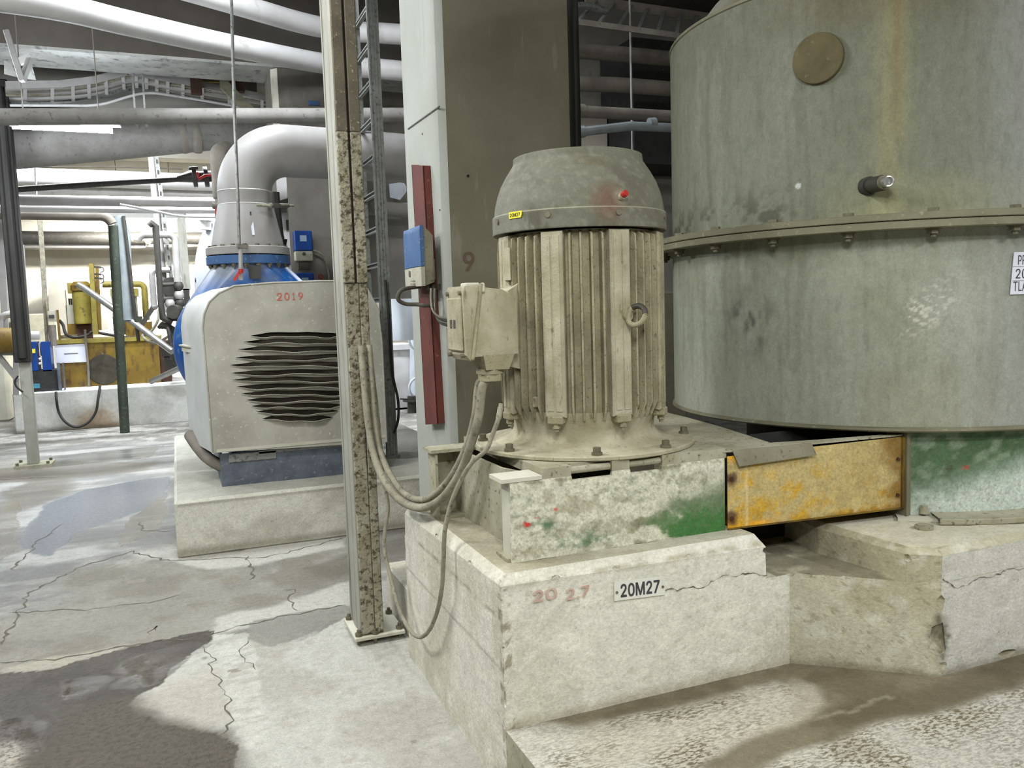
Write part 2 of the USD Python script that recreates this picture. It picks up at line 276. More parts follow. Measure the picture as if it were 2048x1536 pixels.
# ------------------------------------------------------------------ scene tree helpers
USED, LOC = {}, {}
def numbered(parent, name):
    k = (parent, name); USED[k] = USED.get(k, -1)+1
    return f'{parent}/{name}' if USED[k] == 0 else f'{parent}/{name}_{USED[k]:03d}'
def tag(o, label=None, cat=None, group=None, kind=None):
    for k, v in (('label', label), ('category', cat), ('group', group), ('kind', kind)):
        if v: o.SetCustomDataByKey(k, v)
    return o
def thing(name, label, cat, loc, group=None, kind=None):
    p = numbered('/World', name); x = UsdGeom.Xform.Define(stage, p); loc = np.asarray(loc, float); x.AddTranslateOp().Set(Gf.Vec3d(*loc)); LOC[p] = loc
    tag(x.GetPrim(), label, cat, group, kind); return p
def obj(name, m, material, parent=None, label=None, cat=None, group=None, kind=None, smooth=30, paint=None, wet=None, speck=None):
    p = numbered(parent or '/World', name)
    if not isinstance(m, trimesh.Trimesh): m = J(m)
    if parent: loc = LOC[parent]
    else: b = m.bounds; loc = np.array([*(b[0]+b[1])[:2]/2, b[0][2]])
    m = m.copy(); m.apply_translation(-loc)
    g = usdkit.mesh(stage, p, m, MATS[material], smooth=True if paint is not None and smooth else (False if paint is not None else smooth))
    api = UsdGeom.PrimvarsAPI(g)
    if paint is not None: api.CreatePrimvar('paint', Sdf.ValueTypeNames.Color3fArray, 'vertex').Set(Vt.Vec3fArray.FromNumpy(np.clip(paint, 0, 1).astype(np.float32)))
    if speck is not None: api.CreatePrimvar('speck', Sdf.ValueTypeNames.FloatArray, 'vertex').Set(Vt.FloatArray.FromNumpy(np.broadcast_to(np.asarray(speck, np.float32), (len(m.vertices),)).copy()))
    if wet is not None: api.CreatePrimvar('wet', Sdf.ValueTypeNames.FloatArray, 'vertex').Set(Vt.FloatArray.FromNumpy(wet.astype(np.float32)))
    if not parent: UsdGeom.Xformable(g).AddTranslateOp().Set(Gf.Vec3d(*loc))
    LOC[p] = loc; tag(g.GetPrim(), label, cat, group, kind); return p
def struct(name, m, material, parent=None, label=None, **k):
    return obj(name, m, material, parent, label, kind=None if parent else 'structure', **k)

# ================================================================== THE SETTING
H = 5.2
struct('ceiling', bx(-7, 9, -4.5, 18.2, H, H+.2), 'ceiling_dark', label='dark dusty concrete ceiling')
struct('wall_back', bx(-7, 9, 18, 18.3, 0, H), 'wall_pale', label='bright pale concrete wall at the far left end of the hall')
struct('wall_left', bx(-7.3, -7, -4.5, 18.3, 0, H), 'wall_grey', label='grey concrete side wall')
struct('wall_right', bx(9, 9.3, -4.5, 18.3, 0, H), 'wall_grey', label='grey concrete side wall')
struct('wall_front', bx(-7, 9, -4.7, -4.5, 0, H), 'wall_grey', label='grey concrete wall')
struct('wall_rear_right', bx(2.9, 9, 9.2, 9.45, 0, H), 'wall_grey', label='dim streaked grey concrete wall behind the motor and tank')
struct('beam', bx(-7, 2.9, 9.2, 9.86, 4.22, H), 'ceiling_dark', label='deep concrete beam across the hall, face coloured dark as unlit')
struct('trim_beam_soffit', bx(-7, 2.9, 9.205, 9.855, 4.19, 4.219), 'beam_pale', label='board-marked underside of the beam, coloured pale as lit')  # soffit coloured pale as lit from below, beam face dark as unlit
struct('beam_far', bx(-7, 2.9, 15.3, 15.7, 4.28, H), 'wall_pale', label='pale concrete beam in the brighter far bay')
struct('beam_far', bx(-7, 2.9, 10.9, 11.2, 4.5, H), 'wall_grey', label='grey concrete rib between the beams')

# ---- floor: dirt map with puddle reflection tint, wet patches and cracks are laid out in floor coordinates
def floor_poly(px, z=0.0): return Polygon([PZ(x, y, z)[:2] for x, y in px]).buffer(0)
def inside(poly, P, amp=.04, s=6., seed=1):
    q = P[:, :2]+amp*np.c_[fbm(P, s, 4, seed)-.5, fbm(P, s, 4, seed+9)-.5]*2
    b = poly.bounds; k = np.where((q[:, 0] > b[0]) & (q[:, 0] < b[2]) & (q[:, 1] > b[1]) & (q[:, 1] < b[3]))[0]; out = np.zeros(len(P)); shapely.prepare(poly)
    out[k] = shapely.contains_xy(poly, q[k, 0], q[k, 1]); return out
def soft(poly, P, w, amp=.04, s=6., seed=1):
    q = P[:, :2]+amp*np.c_[fbm(P, s, 4, seed)-.5, fbm(P, s, 4, seed+9)-.5]*2
    b = poly.buffer(w).bounds; k = np.where((q[:, 0] > b[0]) & (q[:, 0] < b[2]) & (q[:, 1] > b[1]) & (q[:, 1] < b[3]))[0]; out = np.zeros(len(P)); shapely.prepare(poly)
    pts = shapely.points(q[k]); d = shapely.distance(poly, pts); out[k] = 1-sst(0, w, d); return out
def crack(px, P, z, w, amp=.03, s=9., seed=3):
    L = LineString([PZ(x, y, z)[:2] for x, y in px])
    q = P[:, :2]+amp*np.c_[fbm(P, s, 4, seed)-.5, fbm(P, s, 4, seed+5)-.5]*2
    b = L.buffer(w*2).bounds; k = np.where((q[:, 0] > b[0]) & (q[:, 0] < b[2]) & (q[:, 1] > b[1]) & (q[:, 1] < b[3]))[0]; out = np.zeros(len(P))
    if len(k): out[k] = 1-sst(w*.4, w, shapely.distance(L, shapely.points(q[k])))
    return out
def gridmesh(xs, ys, z):
    X, Y = np.meshgrid(xs, ys); v = np.c_[X.ravel(), Y.ravel(), np.full(X.size, z)]; n = len(xs)
    i, j = np.meshgrid(np.arange(len(ys)-1), np.arange(n-1), indexing='ij'); a = (i*n+j).ravel()
    q = np.c_[a, a+1, a+n+1, a+n]; return trimesh.Trimesh(v, np.vstack([q[:, [0, 1, 2]], q[:, [0, 2, 3]]]), process=False)

ys = [.7]
while ys[-1] < 18.1: ys.append(ys[-1]+.0034*ys[-1]+.002)
fl = gridmesh(np.unique(np.r_[np.linspace(-7, -2.6, 60), np.linspace(-2.6, 1.05, 320), np.linspace(1.05, 9, 100)]), np.r_[-4.5, ys], 0.)
P = fl.vertices; n1, n2, n3 = fbm(P, 1.3, 5, 11), fbm(P, 5., 5, 12), fbm(P, 22., 4, 13)
C = np.tile(lin(126, 124, 118), (len(P), 1)); wet = np.clip(.15+.5*(n1-.5), 0, .4)
C = mixc(C, (172, 170, 164), sst(.42, .62, n2)*.8); C = mixc(C, (124, 121, 113), sst(.52, .72, n1)*.7); C = mixc(C, (108, 105, 98), sst(.6, .72, n3)*.5)
mid = floor_poly([(0, 1330), (0, 1240), (110, 1150), (350, 1125), (690, 1060), (700, 1212), (430, 1262)])
m = soft(mid, P, .2, .1, 3); C = mixc(C, (140, 137, 126), m*.75*sst(.3, .55, n2+.25*n3)); C = mixc(C, (118, 114, 102), m*sst(.5, .66, fbm(P, 3.2, 5, 31))*.7)
for q, k in (([(430, 1262), (440, 1240), (700, 1170), (700, 1213), (560, 1235)], .8), ([(350, 1118), (480, 1105), (540, 1085), (690, 1075), (690, 1092), (560, 1118), (510, 1128), (420, 1134)], .9), ([(300, 1085), (352, 1095), (352, 1122), (260, 1105)], .5)):
    C = mixc(C, (188, 186, 178), soft(floor_poly(q), P, .06, .07, 5, 4)*k)
dust = floor_poly([(428, 1270), (505, 1265), (600, 1285), (690, 1235), (860, 1290), (1100, 1640), (495, 1640), (470, 1490), (440, 1470), (262, 1405), (345, 1345), (418, 1290)])
m = inside(dust, P, .03, 7); C = mixc(C, (182, 181, 173), m*(.92-.2*sst(.55, .7, n2))); C = mixc(C, (152, 149, 138), m*sst(.48, .66, fbm(P, 3., 6, 17))*.55); C = mixc(C, (150, 146, 132), m*sst(.6, .68, fbm(P, 26., 3, 18))*.35); wet *= 1-m
tan = floor_poly([(320, 1405), (345, 1372), (420, 1350), (455, 1380), (455, 1425), (420, 1450), (360, 1440)]); C = mixc(C, (172, 168, 156), soft(tan, P, .12, .08)*.6)
tan2 = floor_poly([(20, 1340), (120, 1318), (250, 1292), (225, 1312), (120, 1335), (10, 1350)]); C = mixc(C, (172, 166, 150), soft(tan2, P, .05, .05)*.7)
W1 = floor_poly([(-60, 1352), (120, 1335), (200, 1312), (280, 1290), (380, 1268), (425, 1262), (418, 1280), (385, 1310), (345, 1340), (330, 1365), (290, 1385), (262, 1405), (285, 1430), (320, 1450), (390, 1465), (440, 1470), (470, 1490), (500, 1640), (-60, 1640)])
m = inside(W1, P, .035, 8, 5); C = mixc(C, (74, 68, 60), m*.95); C = mixc(C, (52, 47, 40), m*sst(.5, .65, n2)*.6); wet = wet*(1-m)+m*(.78+.2*(n1-.5))
dryer = floor_poly([(-60, 1480), (100, 1440), (200, 1410), (262, 1405), (300, 1440), (390, 1465), (440, 1470), (500, 1640), (-60, 1640)])
m = soft(dryer, P, .12, .08, 4, 6); C = mixc(C, (84, 76, 64), m*.85); C = mixc(C, (66, 59, 48), m*sst(.45, .62, n1)*.6); wet = wet*(1-m)+m*.4
m = soft(floor_poly([(-30, 1500), (20, 1490), (60, 1640), (-60, 1640)]), P, .05, .05); C = mixc(C, (176, 170, 156), m*.8)
m = soft(floor_poly([(0, 1400), (60, 1392), (100, 1440), (90, 1475), (0, 1500)]), P, .1, .06); C = mixc(C, (70, 68, 66), m*.5); wet = np.maximum(wet, m*.7)
for q in ([(225, 1345), (300, 1305), (400, 1280), (418, 1288), (345, 1338), (285, 1372), (235, 1370)], [(0, 1440), (60, 1432), (95, 1450), (60, 1500), (0, 1515)], [(120, 1365), (200, 1352), (215, 1375), (140, 1395)]):
    m = soft(floor_poly(q), P, .08, .08, 6, 41); wet = np.maximum(wet, m*(.86+.12*fbm(P, 14., 3, 42)))
m = soft(floor_poly([(430, 1268), (500, 1272), (512, 1340), (522, 1400), (532, 1475), (500, 1500), (462, 1440), (455, 1380), (452, 1316), (430, 1300)]), P, .015, .02, 14, 43); C = mixc(C, (190, 189, 181), m*.7); C = mixc(C, (150, 147, 136), m*sst(.52, .62, fbm(P*[1, 3, 1], 16., 4, 44))*.5)
G2 = floor_poly([(495, 1245), (560, 1230), (690, 1210), (700, 1232), (660, 1240), (640, 1258), (590, 1280), (540, 1293), (500, 1280)])
m = inside(G2, P, .02, 7); C = mixc(C, (132, 130, 122), m*.9); wet = wet*(1-m)+m*.35
FAR = floor_poly([(-200, 905), (345, 885), (352, 1060), (250, 1100), (110, 1160), (50, 1200), (-300, 1260)])
m = soft(FAR, P, .25, .3, 1.5); C = mixc(C, (150, 150, 146), m*.5); wet = np.maximum(wet, m*(.42+.5*(n1-.4)))
PUD = floor_poly([(40, 1090), (100, 1010), (190, 975), (340, 955), (336, 985), (300, 1012), (240, 1040), (150, 1065), (110, 1110)])
st_ = fbm(P*[.7, 2.6, 1], 1.6, 5, 33); C = mixc(C, (182, 182, 178), soft(FAR, P, .25, .3, 1.5)*sst(.52, .62, st_)*.6); C = mixc(C, (104, 104, 104), soft(FAR, P, .25, .3, 1.5)*sst(.5, .38, st_)*.6)
m = soft(PUD, P, .05, .12, 2.2, 8); C = mixc(C, (124, 129, 136), m*.95); wet = wet*(1-m)+m*.93  # blue-grey painted in for what the puddle reflects
for q in ([(0, 1005), (40, 1000), (30, 1100), (-60, 1180), (-200, 1100)], [(250, 1050), (330, 985), (345, 1020), (300, 1070), (240, 1095)], [(235, 1158), (285, 1155), (290, 1163), (250, 1170)], [(228, 1153), (246, 1150), (246, 1157)], [(245, 1255), (295, 1245), (300, 1262), (260, 1272)], [(262, 1233), (285, 1230), (280, 1238)], [(-100, 925), (200, 905), (330, 890), (300, 915), (0, 945), (-100, 950)]):
    m = inside(floor_poly(q), P, .05, 4, 14); wet = np.maximum(wet, m*.93); C = mixc(C, (122, 121, 116), m*.5)
for q in ([(20, 1022), (18, 985), (70, 962), (140, 955), (120, 985), (60, 1010)], [(0, 940), (120, 925), (300, 925), (290, 940), (60, 962), (0, 965)], [(620, 1140), (690, 1110), (770, 1085), (815, 1070), (815, 1100), (740, 1130), (660, 1150)]):
    m = soft(floor_poly(q), P, .15, .15, 3, 15); C = mixc(C, (104, 98, 86), m*.7)
CRACKS = (([(0, 1325), (120, 1312), (260, 1285), (430, 1262), (560, 1235), (690, 1211)], .016), ([(430, 1262), (428, 1300), (455, 1315), (452, 1380), (462, 1420), (440, 1470)], .010), ([(503, 1280), (510, 1340)], .008), ([(0, 1290), (20, 1240), (50, 1190), (110, 1160), (200, 1120), (270, 1100), (350, 1122)], .018),
             ([(495, 1112), (508, 1135), (500, 1160)], .02), ([(565, 1180), (592, 1178), (580, 1195), (595, 1222)], .012), ([(20, 1225), (150, 1215), (290, 1208), (360, 1190)], .012), ([(270, 1040), (300, 1060), (345, 1062)], .02), ([(130, 1045), (60, 1090), (30, 1140)], .02), ([(300, 1270), (318, 1250), (310, 1262)], .01), ([(0, 960), (120, 955)], .03), ([(345, 1122), (520, 1115), (690, 1075)], .012))
for q in ([(440, 1160), (470, 1150), (485, 1156), (470, 1166), (445, 1168)], [(402, 1316), (412, 1313), (416, 1318), (406, 1321)], [(452, 1340), (475, 1335), (480, 1342), (460, 1348)], [(820, 1480), (835, 1477), (838, 1483), (824, 1487)]):
    m = inside(floor_poly(q), P, .01, 12); C = mixc(C, (130, 124, 110), m*.8)
sp = inside(W1, P, .035, 8, 5)*.62+.10*(1-inside(dust, P, .03, 7))+.03
flo = struct('floor', fl, 'floor_concrete', paint=C, wet=wet, speck=sp, label='cracked concrete floor, dusty white in front, wet and puddled to the left')

def crack_mesh(px, w, z, seed):
    rr = np.random.default_rng(seed); Q = np.array([PZ(x, y, z)[:2] for x, y in px]); L = LineString(Q); n = max(6, int(L.length/.035)); pts = np.array([L.interpolate(t, normalized=True).coords[0] for t in np.linspace(0, 1, n+1)])
    d = np.gradient(pts, axis=0); d /= np.linalg.norm(d, axis=1, keepdims=True); nn = np.c_[-d[:, 1], d[:, 0]]
    walk = np.cumsum(rr.normal(0, .012, n+1)); walk -= np.linspace(walk[0], walk[-1], n+1); pts = pts+nn*(walk+rr.normal(0, .006, n+1))[:, None]; ww = w*.5*np.clip(rr.normal(.6, .35, n+1), .12, 1.3); ww[[0, -1]] = .0006
    v = np.vstack([np.c_[pts+nn*ww[:, None], np.full(n+1, z+.0012)], np.c_[pts-nn*ww[:, None], np.full(n+1, z+.0012)]]); i = np.arange(n); return trimesh.Trimesh(v, np.vstack([np.c_[i, i+n+1, i+n+2], np.c_[i, i+n+2, i+1]]), process=False)
mat('crack_dirt', (104, 98, 84), (78, 73, 62), s1=20)
for k, (q, w) in enumerate(CRACKS): obj('crack', crack_mesh(q, min(w*.9, .02), 0., 300+k), 'crack_dirt', flo)

# ---- raised slab in the right foreground
ZS = .232
xs = np.r_[np.linspace(.908, 3.6, 200), np.linspace(3.62, 8.5, 40)]; sl = gridmesh(xs, np.linspace(-1.0, 2.42, 220), ZS)
P = sl.vertices; n1, n2 = fbm(P, 6, 5, 21), fbm(P*[1, 2.2, 1], 26, 4, 22)
C = np.tile(lin(184, 181, 170), (len(P), 1)); C = mixc(C, (150, 143, 124), sst(.52, .68, n1)*.5); spk = .35+.65*sst(.38, .6, n1); wet = np.full(len(P), .05)
for q, w in (([(1080, 1440), (1250, 1392), (1400, 1352), (1500, 1330), (1545, 1340), (1535, 1365), (1450, 1385), (1300, 1415), (1150, 1445)], .05), ([(1575, 1322), (1884, 1354), (2300, 1235), (2300, 1260), (2048, 1350), (1900, 1402), (1700, 1455), (1580, 1500), (1500, 1545), (1420, 1545), (1490, 1490), (1600, 1440), (1625, 1400), (1590, 1370), (1540, 1350)], .05)):
    m = soft(floor_poly(q, ZS), P, w, .05, 5, 23); C = mixc(C, (112, 102, 80), m*.92); C = mixc(C, (92, 83, 62), m*sst(.5, .62, n1)*.6); wet = np.maximum(wet, m*.35); spk = spk*(1-m*.8)
m = soft(floor_poly([(1620, 1450), (1900, 1405), (2048, 1352), (2048, 1300), (1900, 1370), (1750, 1400)], ZS), P, .06, .05, 5, 25); C = mixc(C, (86, 78, 58), m*.6)
m = soft(floor_poly([(1180, 1470), (1420, 1405), (1600, 1370), (1625, 1400), (1590, 1440), (1400, 1500), (1200, 1530)], ZS), P, .06, .06, 5, 27)*.7; C = mixc(C, (180, 175, 160), m)
m = crack([(1330, 1510), (1500, 1462), (1680, 1425), (1780, 1395)], P, ZS, .012); C = mixc(C, (176, 168, 146), m*.35)
side = bx(.908, 8.5, -1.0, 2.42, -.02, ZS-.001)
slab = struct('floor_slab', sl, 'slab_concrete', paint=C, wet=wet, speck=spk, label='raised concrete slab with a damp brown gutter and flaking white crust')
struct('slab_edge', side, 'plate_dust', parent=slab)

# ---- concrete column behind the motor (left face pale) and column beside the pump
cx0, cx1, cy0, cy1, b = 1.372, 2.14, 4.3, 5.02, .035
col = thing('column', 'tall square concrete column behind the motor, pale left face and brown front', 'column', ((cx0+cx1)/2, (cy0+cy1)/2, 0))
core = prism([(cx0+b, cy0), (cx1, cy0), (cx1, cy1), (cx0+.004, cy1), (cx0+.004, cy0+b)], (0, 0, 0), (1, 0, 0), (0, 1, 0), H)
obj('shaft', core, 'column_brown', col)
white = prism([(cx0, cy0+b), (cx0+b, cy0-.0005), (cx0+b+.002, cy0+.003), (cx0+.004, cy0+b+.002), (cx0+.004, cy1), (cx0, cy1)], (0, 0, 0), (1, 0, 0), (0, 1, 0), H)
obj('pale_face', white, 'column_white', col, 'pale left face with a construction joint')
j0, j1 = PX(816, 258, cx0-.002), PX(879, 213, cx0-.002); obj('joint_line', bar(j0, j1, .004, .008, up=(0, 0, 1)), 'pipe_dark', col)
for q in ((845, 268), (861, 356), (880, 420)): hp = PX(*q, cx0); obj('hole', cyl(hp+[.002, 0, 0], hp-[.002, 0, 0], .006, 10), 'dark_gap', col)
hp = PY(936, 352, cy0); obj('hole', cyl(hp+[0, .002, 0], hp-[0, .002, 0], .008, 10), 'dark_gap', col)
n9 = PY(922, 541, cy0-.001); obj('painted_number', text('9', n9, (1, 0, 0), (0, 0, 1), .098, .001), 'stencil_nine', col, 'faded red painted number 9')
c9 = thing('column', 'grey concrete column beside the pump, two blue boxes on its face', 'column', (1.55, 9.5, 0))
obj('shaft', prism([(1.16, 9.2), (2.0, 9.2), (2.0, 9.86), (1.10, 9.86), (1.10, 9.26)], (0, 0, 0), (1, 0, 0), (0, 1, 0), 4.185), 'column_grey', c9)
obj('painted_lit_edge', prism([(1.097, 9.262), (1.159, 9.198), (1.163, 9.2), (1.101, 9.27)], (0, 0, 0), (1, 0, 0), (0, 1, 0), 4.18), 'wall_pale', c9)  # chamfer strip coloured pale, as lit from the left
q = PY(635, 563, 9.195); obj('painted_number', text('9', q+[0, 0, 0], (1, 0, 0), (0, 0, 1), .075, .001), 'red_paint', c9, 'red painted number 9')

# ================================================================== FOUNDATIONS
def chip(c, r, seed, sc=(1, 1, 1)):
    rr = np.random.default_rng(seed); d = rr.normal(size=(26, 3)); d /= np.linalg.norm(d, axis=1, keepdims=True); return hull(np.asarray(c)+d*r*rr.uniform(.55, 1.0, (26, 1))*sc)
def concrete_block(name, parts, label, cat, paintfn, edge=.022, rough=.004, chips=()):
    man = None
    for p in parts+[None]:
        if p is None: break
        v, f, _ = meshkit.arrays(p); k = manifold3d.Manifold(manifold3d.Mesh(v.astype(np.float32), f.astype(np.uint32)))
        man = k if man is None else man+k
    for q in chips:
        v, f, _ = meshkit.arrays(q); man = man-manifold3d.Manifold(manifold3d.Mesh(v.astype(np.float32), f.astype(np.uint32)))
    m = subdiv(J(man), edge); nrm = m.vertex_normals; V = m.vertices
    m.vertices = V+nrm*((fbm(V, 9, 4, 41)-.5)*rough*2)[:, None]
    return obj(name, m, 'block_concrete', None, label, cat, paint=paintfn(V, nrm), smooth=False, speck=.32)
XL, YF, ZT = .9076, 2.395, .742
def fpaint(V, N):
    n1, n2, n3 = fbm(V, 3, 5, 51), fbm(V, 14, 4, 52), fbm(V, 40, 3, 53); C = np.tile(lin(216, 214, 202), (len(V), 1))
    C = mixc(C, (198, 195, 178), sst(.45, .68, n1)*.7); C = mixc(C, (222, 219, 206), sst(.52, .66, n2)*.6); C = mixc(C, (160, 154, 132), sst(.66, .72, n3)*.3)
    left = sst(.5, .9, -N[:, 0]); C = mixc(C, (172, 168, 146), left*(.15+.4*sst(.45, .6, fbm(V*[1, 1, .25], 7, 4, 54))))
    C = mixc(C, (112, 104, 78), left*np.exp(-((V[:, 2]-.60-.03*(n1-.5))/.008)**2)*.6*sst(.4, .6, n2)); C = mixc(C, (120, 112, 90), left*np.exp(-((V[:, 2]-.43)/.006)**2)*.45)
    fr = sst(.5, .9, -N[:, 1]); C = mixc(C, (170, 162, 138), fr*(1-sst(.235, .28, V[:, 2]+.05*(n2-.5)))*.6)
    C = mixc(C, (150, 141, 112), fr*np.exp(-((V[:, 2]-.71)/.010)**2)*.7*sst(.35, .55, n2))
    top = sst(.6, .95, N[:, 2]); C = mixc(C, (178, 173, 152), top*.7); C = mixc(C, (132, 124, 98), top*sst(.42, .6, n1)*.6)
    e = (np.abs(V[:, 0]-XL) < .03) & (V[:, 1] < YF+.03); C = mixc(C, (118, 108, 82), e*sst(.5, .62, n3)*.7)
    return C
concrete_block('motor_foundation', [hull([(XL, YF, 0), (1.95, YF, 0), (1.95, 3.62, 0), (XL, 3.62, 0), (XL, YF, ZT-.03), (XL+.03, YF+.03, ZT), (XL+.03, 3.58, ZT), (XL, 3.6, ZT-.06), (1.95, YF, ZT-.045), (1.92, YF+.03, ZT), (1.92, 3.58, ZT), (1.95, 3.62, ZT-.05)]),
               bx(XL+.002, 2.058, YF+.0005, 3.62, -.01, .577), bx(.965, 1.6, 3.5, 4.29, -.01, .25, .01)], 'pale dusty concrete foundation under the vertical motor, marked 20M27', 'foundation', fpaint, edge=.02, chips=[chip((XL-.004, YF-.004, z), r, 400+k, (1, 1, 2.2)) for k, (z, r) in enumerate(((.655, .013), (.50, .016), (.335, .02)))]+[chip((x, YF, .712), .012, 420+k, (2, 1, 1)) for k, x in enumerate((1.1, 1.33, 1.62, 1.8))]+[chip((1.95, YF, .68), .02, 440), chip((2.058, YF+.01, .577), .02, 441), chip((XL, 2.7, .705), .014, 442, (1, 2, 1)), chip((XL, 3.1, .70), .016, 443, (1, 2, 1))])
def ppaint(V, N):
    n1, n2, n3 = fbm(V, 3, 5, 55), fbm(V, 14, 4, 56), fbm(V, 40, 3, 57); C = np.tile(lin(190, 186, 164), (len(V), 1))
    C = mixc(C, (168, 161, 134), sst(.42, .62, n1)*.7); C = mixc(C, (212, 210, 198), sst(.55, .68, n2)*.5); C = mixc(C, (130, 120, 92), sst(.66, .72, n3)*.5)
    fr = sst(.93, .99, -N[:, 1]); C = mixc(C, (206, 206, 202), fr*.7)  # front face painted paler and cooler, as lit by the cool lamp
    led = sst(.6, .95, N[:, 2])*(V[:, 2] < .64); C = mixc(C, (120, 114, 94), led*.8*sst(.35, .6, n2+.1)); C = mixc(C, (214, 210, 192), sst(.6, .95, N[:, 2])*(V[:, 2] > .64)*.6)
    C = mixc(C, (120, 110, 84), (1-sst(.23, .27, V[:, 2]+.04*(n2-.5)))*.6)
    d = np.hypot(V[:, 0]-2.455, (V[:, 2]-.38)*.5)+np.abs(V[:, 1]-2.08); C = mixc(C, (84, 76, 56), (1-sst(.02, .06, d+.06*(n3-.5)))*.85)
    return C
padlow = prism([(2.06, 2.396), (2.458, 2.076), (5.2, 2.076), (5.2, 4.27), (2.0, 4.27), (2.0, 2.396)], (0, 0, 0), (1, 0, 0), (0, 1, 0), .578)
padtop = hull([(x+dx*(z > .69), y+dy*(z > .69), z) for z in (.57, .675, .70) for x, y, dx, dy in ((2.37, 2.147, .012, .02), (2.458, 2.0765, 0.005, .025), (5.2, 2.0765, 0, .025), (5.2, 4.27, 0, 0), (2.64, 4.27, 0, 0), (2.64, 2.95, 0, 0), (2.335, 2.55, .02, 0))])
concrete_block('tank_foundation', [padlow, padtop], 'angular pale concrete foundation under the big tank, chipped at its front corner', 'foundation', ppaint, chips=[chip((2.452, 2.082, .36), .045, 450, (.9, .9, 1.9)), chip((2.458, 2.076, .50), .026, 451, (1, 1, 1.8)), chip((2.47, 2.07, .262), .03, 452), chip((2.37, 2.147, .66), .02, 453), chip((2.8, 2.076, .25), .025, 454, (3, 1, .8)), chip((2.458, 2.08, .695), .018, 455)]+[chip((2.06+.05*k, 2.396-.04*k, .578), .012, 456+k, (2, 2, 1)) for k in range(4)])
def crack_wall(px, ax, v, n, w, seed):
    rr = np.random.default_rng(seed); L = LineString([pln(x, y, ax, v) for x, y in px]); k = max(6, int(L.length/.012)); pts = np.array([L.interpolate(t, normalized=True).coords[0] for t in np.linspace(0, 1, k+1)])+np.asarray(n)*.0035
    d = np.gradient(pts, axis=0); d /= np.linalg.norm(d, axis=1, keepdims=True); s_ = np.cross(d, n); walk = np.cumsum(rr.normal(0, .004, k+1)); walk -= np.linspace(walk[0], walk[-1], k+1); pts = pts+s_*walk[:, None]; ww = w*.5*np.clip(rr.normal(.6, .35, k+1), .15, 1.3)
    v_ = np.vstack([pts+s_*ww[:, None], pts-s_*ww[:, None]]); i = np.arange(k); return trimesh.Trimesh(v_, np.vstack([np.c_[i, i+k+1, i+k+2], np.c_[i, i+k+2, i+1]]), process=False)
obj('crack', crack_wall([(1330, 1180), (1370, 1178), (1400, 1184), (1450, 1168), (1500, 1155), (1533, 1150)], 1, YF, (0, -1, 0), .0045, 500), 'crack_dirt', '/World/motor_foundation')
obj('crack', crack_wall([(1884, 1158), (1910, 1172), (1960, 1150), (2046, 1136)], 1, 2.076, (0, -1, 0), .0045, 501), 'crack_dirt', '/World/tank_foundation')
PFZ = .385
def pfpaint(V, N):
    n1, n2 = fbm(V, 3, 5, 58), fbm(V, 12, 4, 59); C = np.tile(lin(206, 205, 192), (len(V), 1))
    C = mixc(C, (180, 178, 164), sst(.45, .62, n1)*.8); C = mixc(C, (204, 201, 188), sst(.56, .68, n2)*.6); C = mixc(C, (128, 122, 104), np.exp(-((V[:, 2]-.03)/.03)**2)*.6)
    C = mixc(C, (150, 148, 138), sst(.6, .95, N[:, 2])*.6); C = mixc(C, (120, 114, 96), sst(.5, .9, -N[:, 1])*np.exp(-((V[:, 2]-PFZ+.03)/.012)**2)*.5); return C
concrete_block('pump_foundation', [bx(-.085, 2.2, 5.83, 9.17, -.01, PFZ, .02)], 'low grey concrete foundation under the blue pump and its guard hood', 'foundation', pfpaint, .04, .003)
def plpaint(V, N):
    n1, n2 = fbm(V, 2, 5, 68), fbm(V, 8, 4, 69); C = np.tile(lin(196, 196, 190), (len(V), 1)); C = mixc(C, (166, 166, 160), sst(.5, .66, n1)*.7)
    d = np.hypot((V[:, 0]+1.15)*.8, V[:, 2]-.04); C = mixc(C, (120, 92, 44), (1-sst(.1, .42, d+.2*(n2-.5)))*.75); C = mixc(C, (74, 66, 50), (1-sst(.0, .12, V[:, 2]+.1*(n2-.5)))*.8*(1-sst(-1.2, -.3, V[:, 0])))
    C = mixc(C, (226, 226, 222), sst(.6, .95, N[:, 2])); return C
concrete_block('plinth', [bx(-2.23, 1.2, 13.6, 16.2, -.01, .585, .015)], 'long pale plinth with a brown stain under the yellow hydraulic tank', 'plinth', plpaint, .05, .002)

# ================================================================== WRITING ON THE FOUNDATION
sg = thing('sign_plate', 'small white plate with black 20M27 lettering on the foundation front', 'sign', PY(1280, 1200, YF)); O = PY(1230, 1203, YF-.009); O2 = PY(1331, 1190, YF-.009)
w = O2[0]-O[0]; U = np.array([1, 0, (O2[2]-O[2])/w]); U /= np.linalg.norm(U)
obj('plate', prism([(0, 0), (w, 0), (w, .066), (0, .066)], O+[0, .007, 0], U, (0, 0, 1), .004), 'plate_label', sg)
obj('lettering', text('20M27', O+U*.020+np.array([0, .003, .012]), U, (0, 0, 1), .043, .0014, width=w-.046), 'ink_black', sg)
for k in (.009, w-.009): obj('screw', cyl(O+U*k+[0, .004, .030], O+U*k+[0, -.001, .030], .0045, 8), 'bolt_steel', sg)
a, b_ = PY(1063, 1208, YF-.0065), PY(1110, 1205, YF-.0065)
sn = thing('stencilled_number', 'faded red stencilled number 20 27 on the foundation front', 'stencil', a)
obj('digits', text('20', PY(1063, 1206, YF-.0065), (1, 0, .02), (0, 0, 1), .036, .001, width=.085), 'stencil_faded', sn)
obj('digits', text('2.7', PY(1130, 1201, YF-.0065), (1, 0, .02), (0, 0, 1), .036, .001, width=.085), 'stencil_faded', sn)

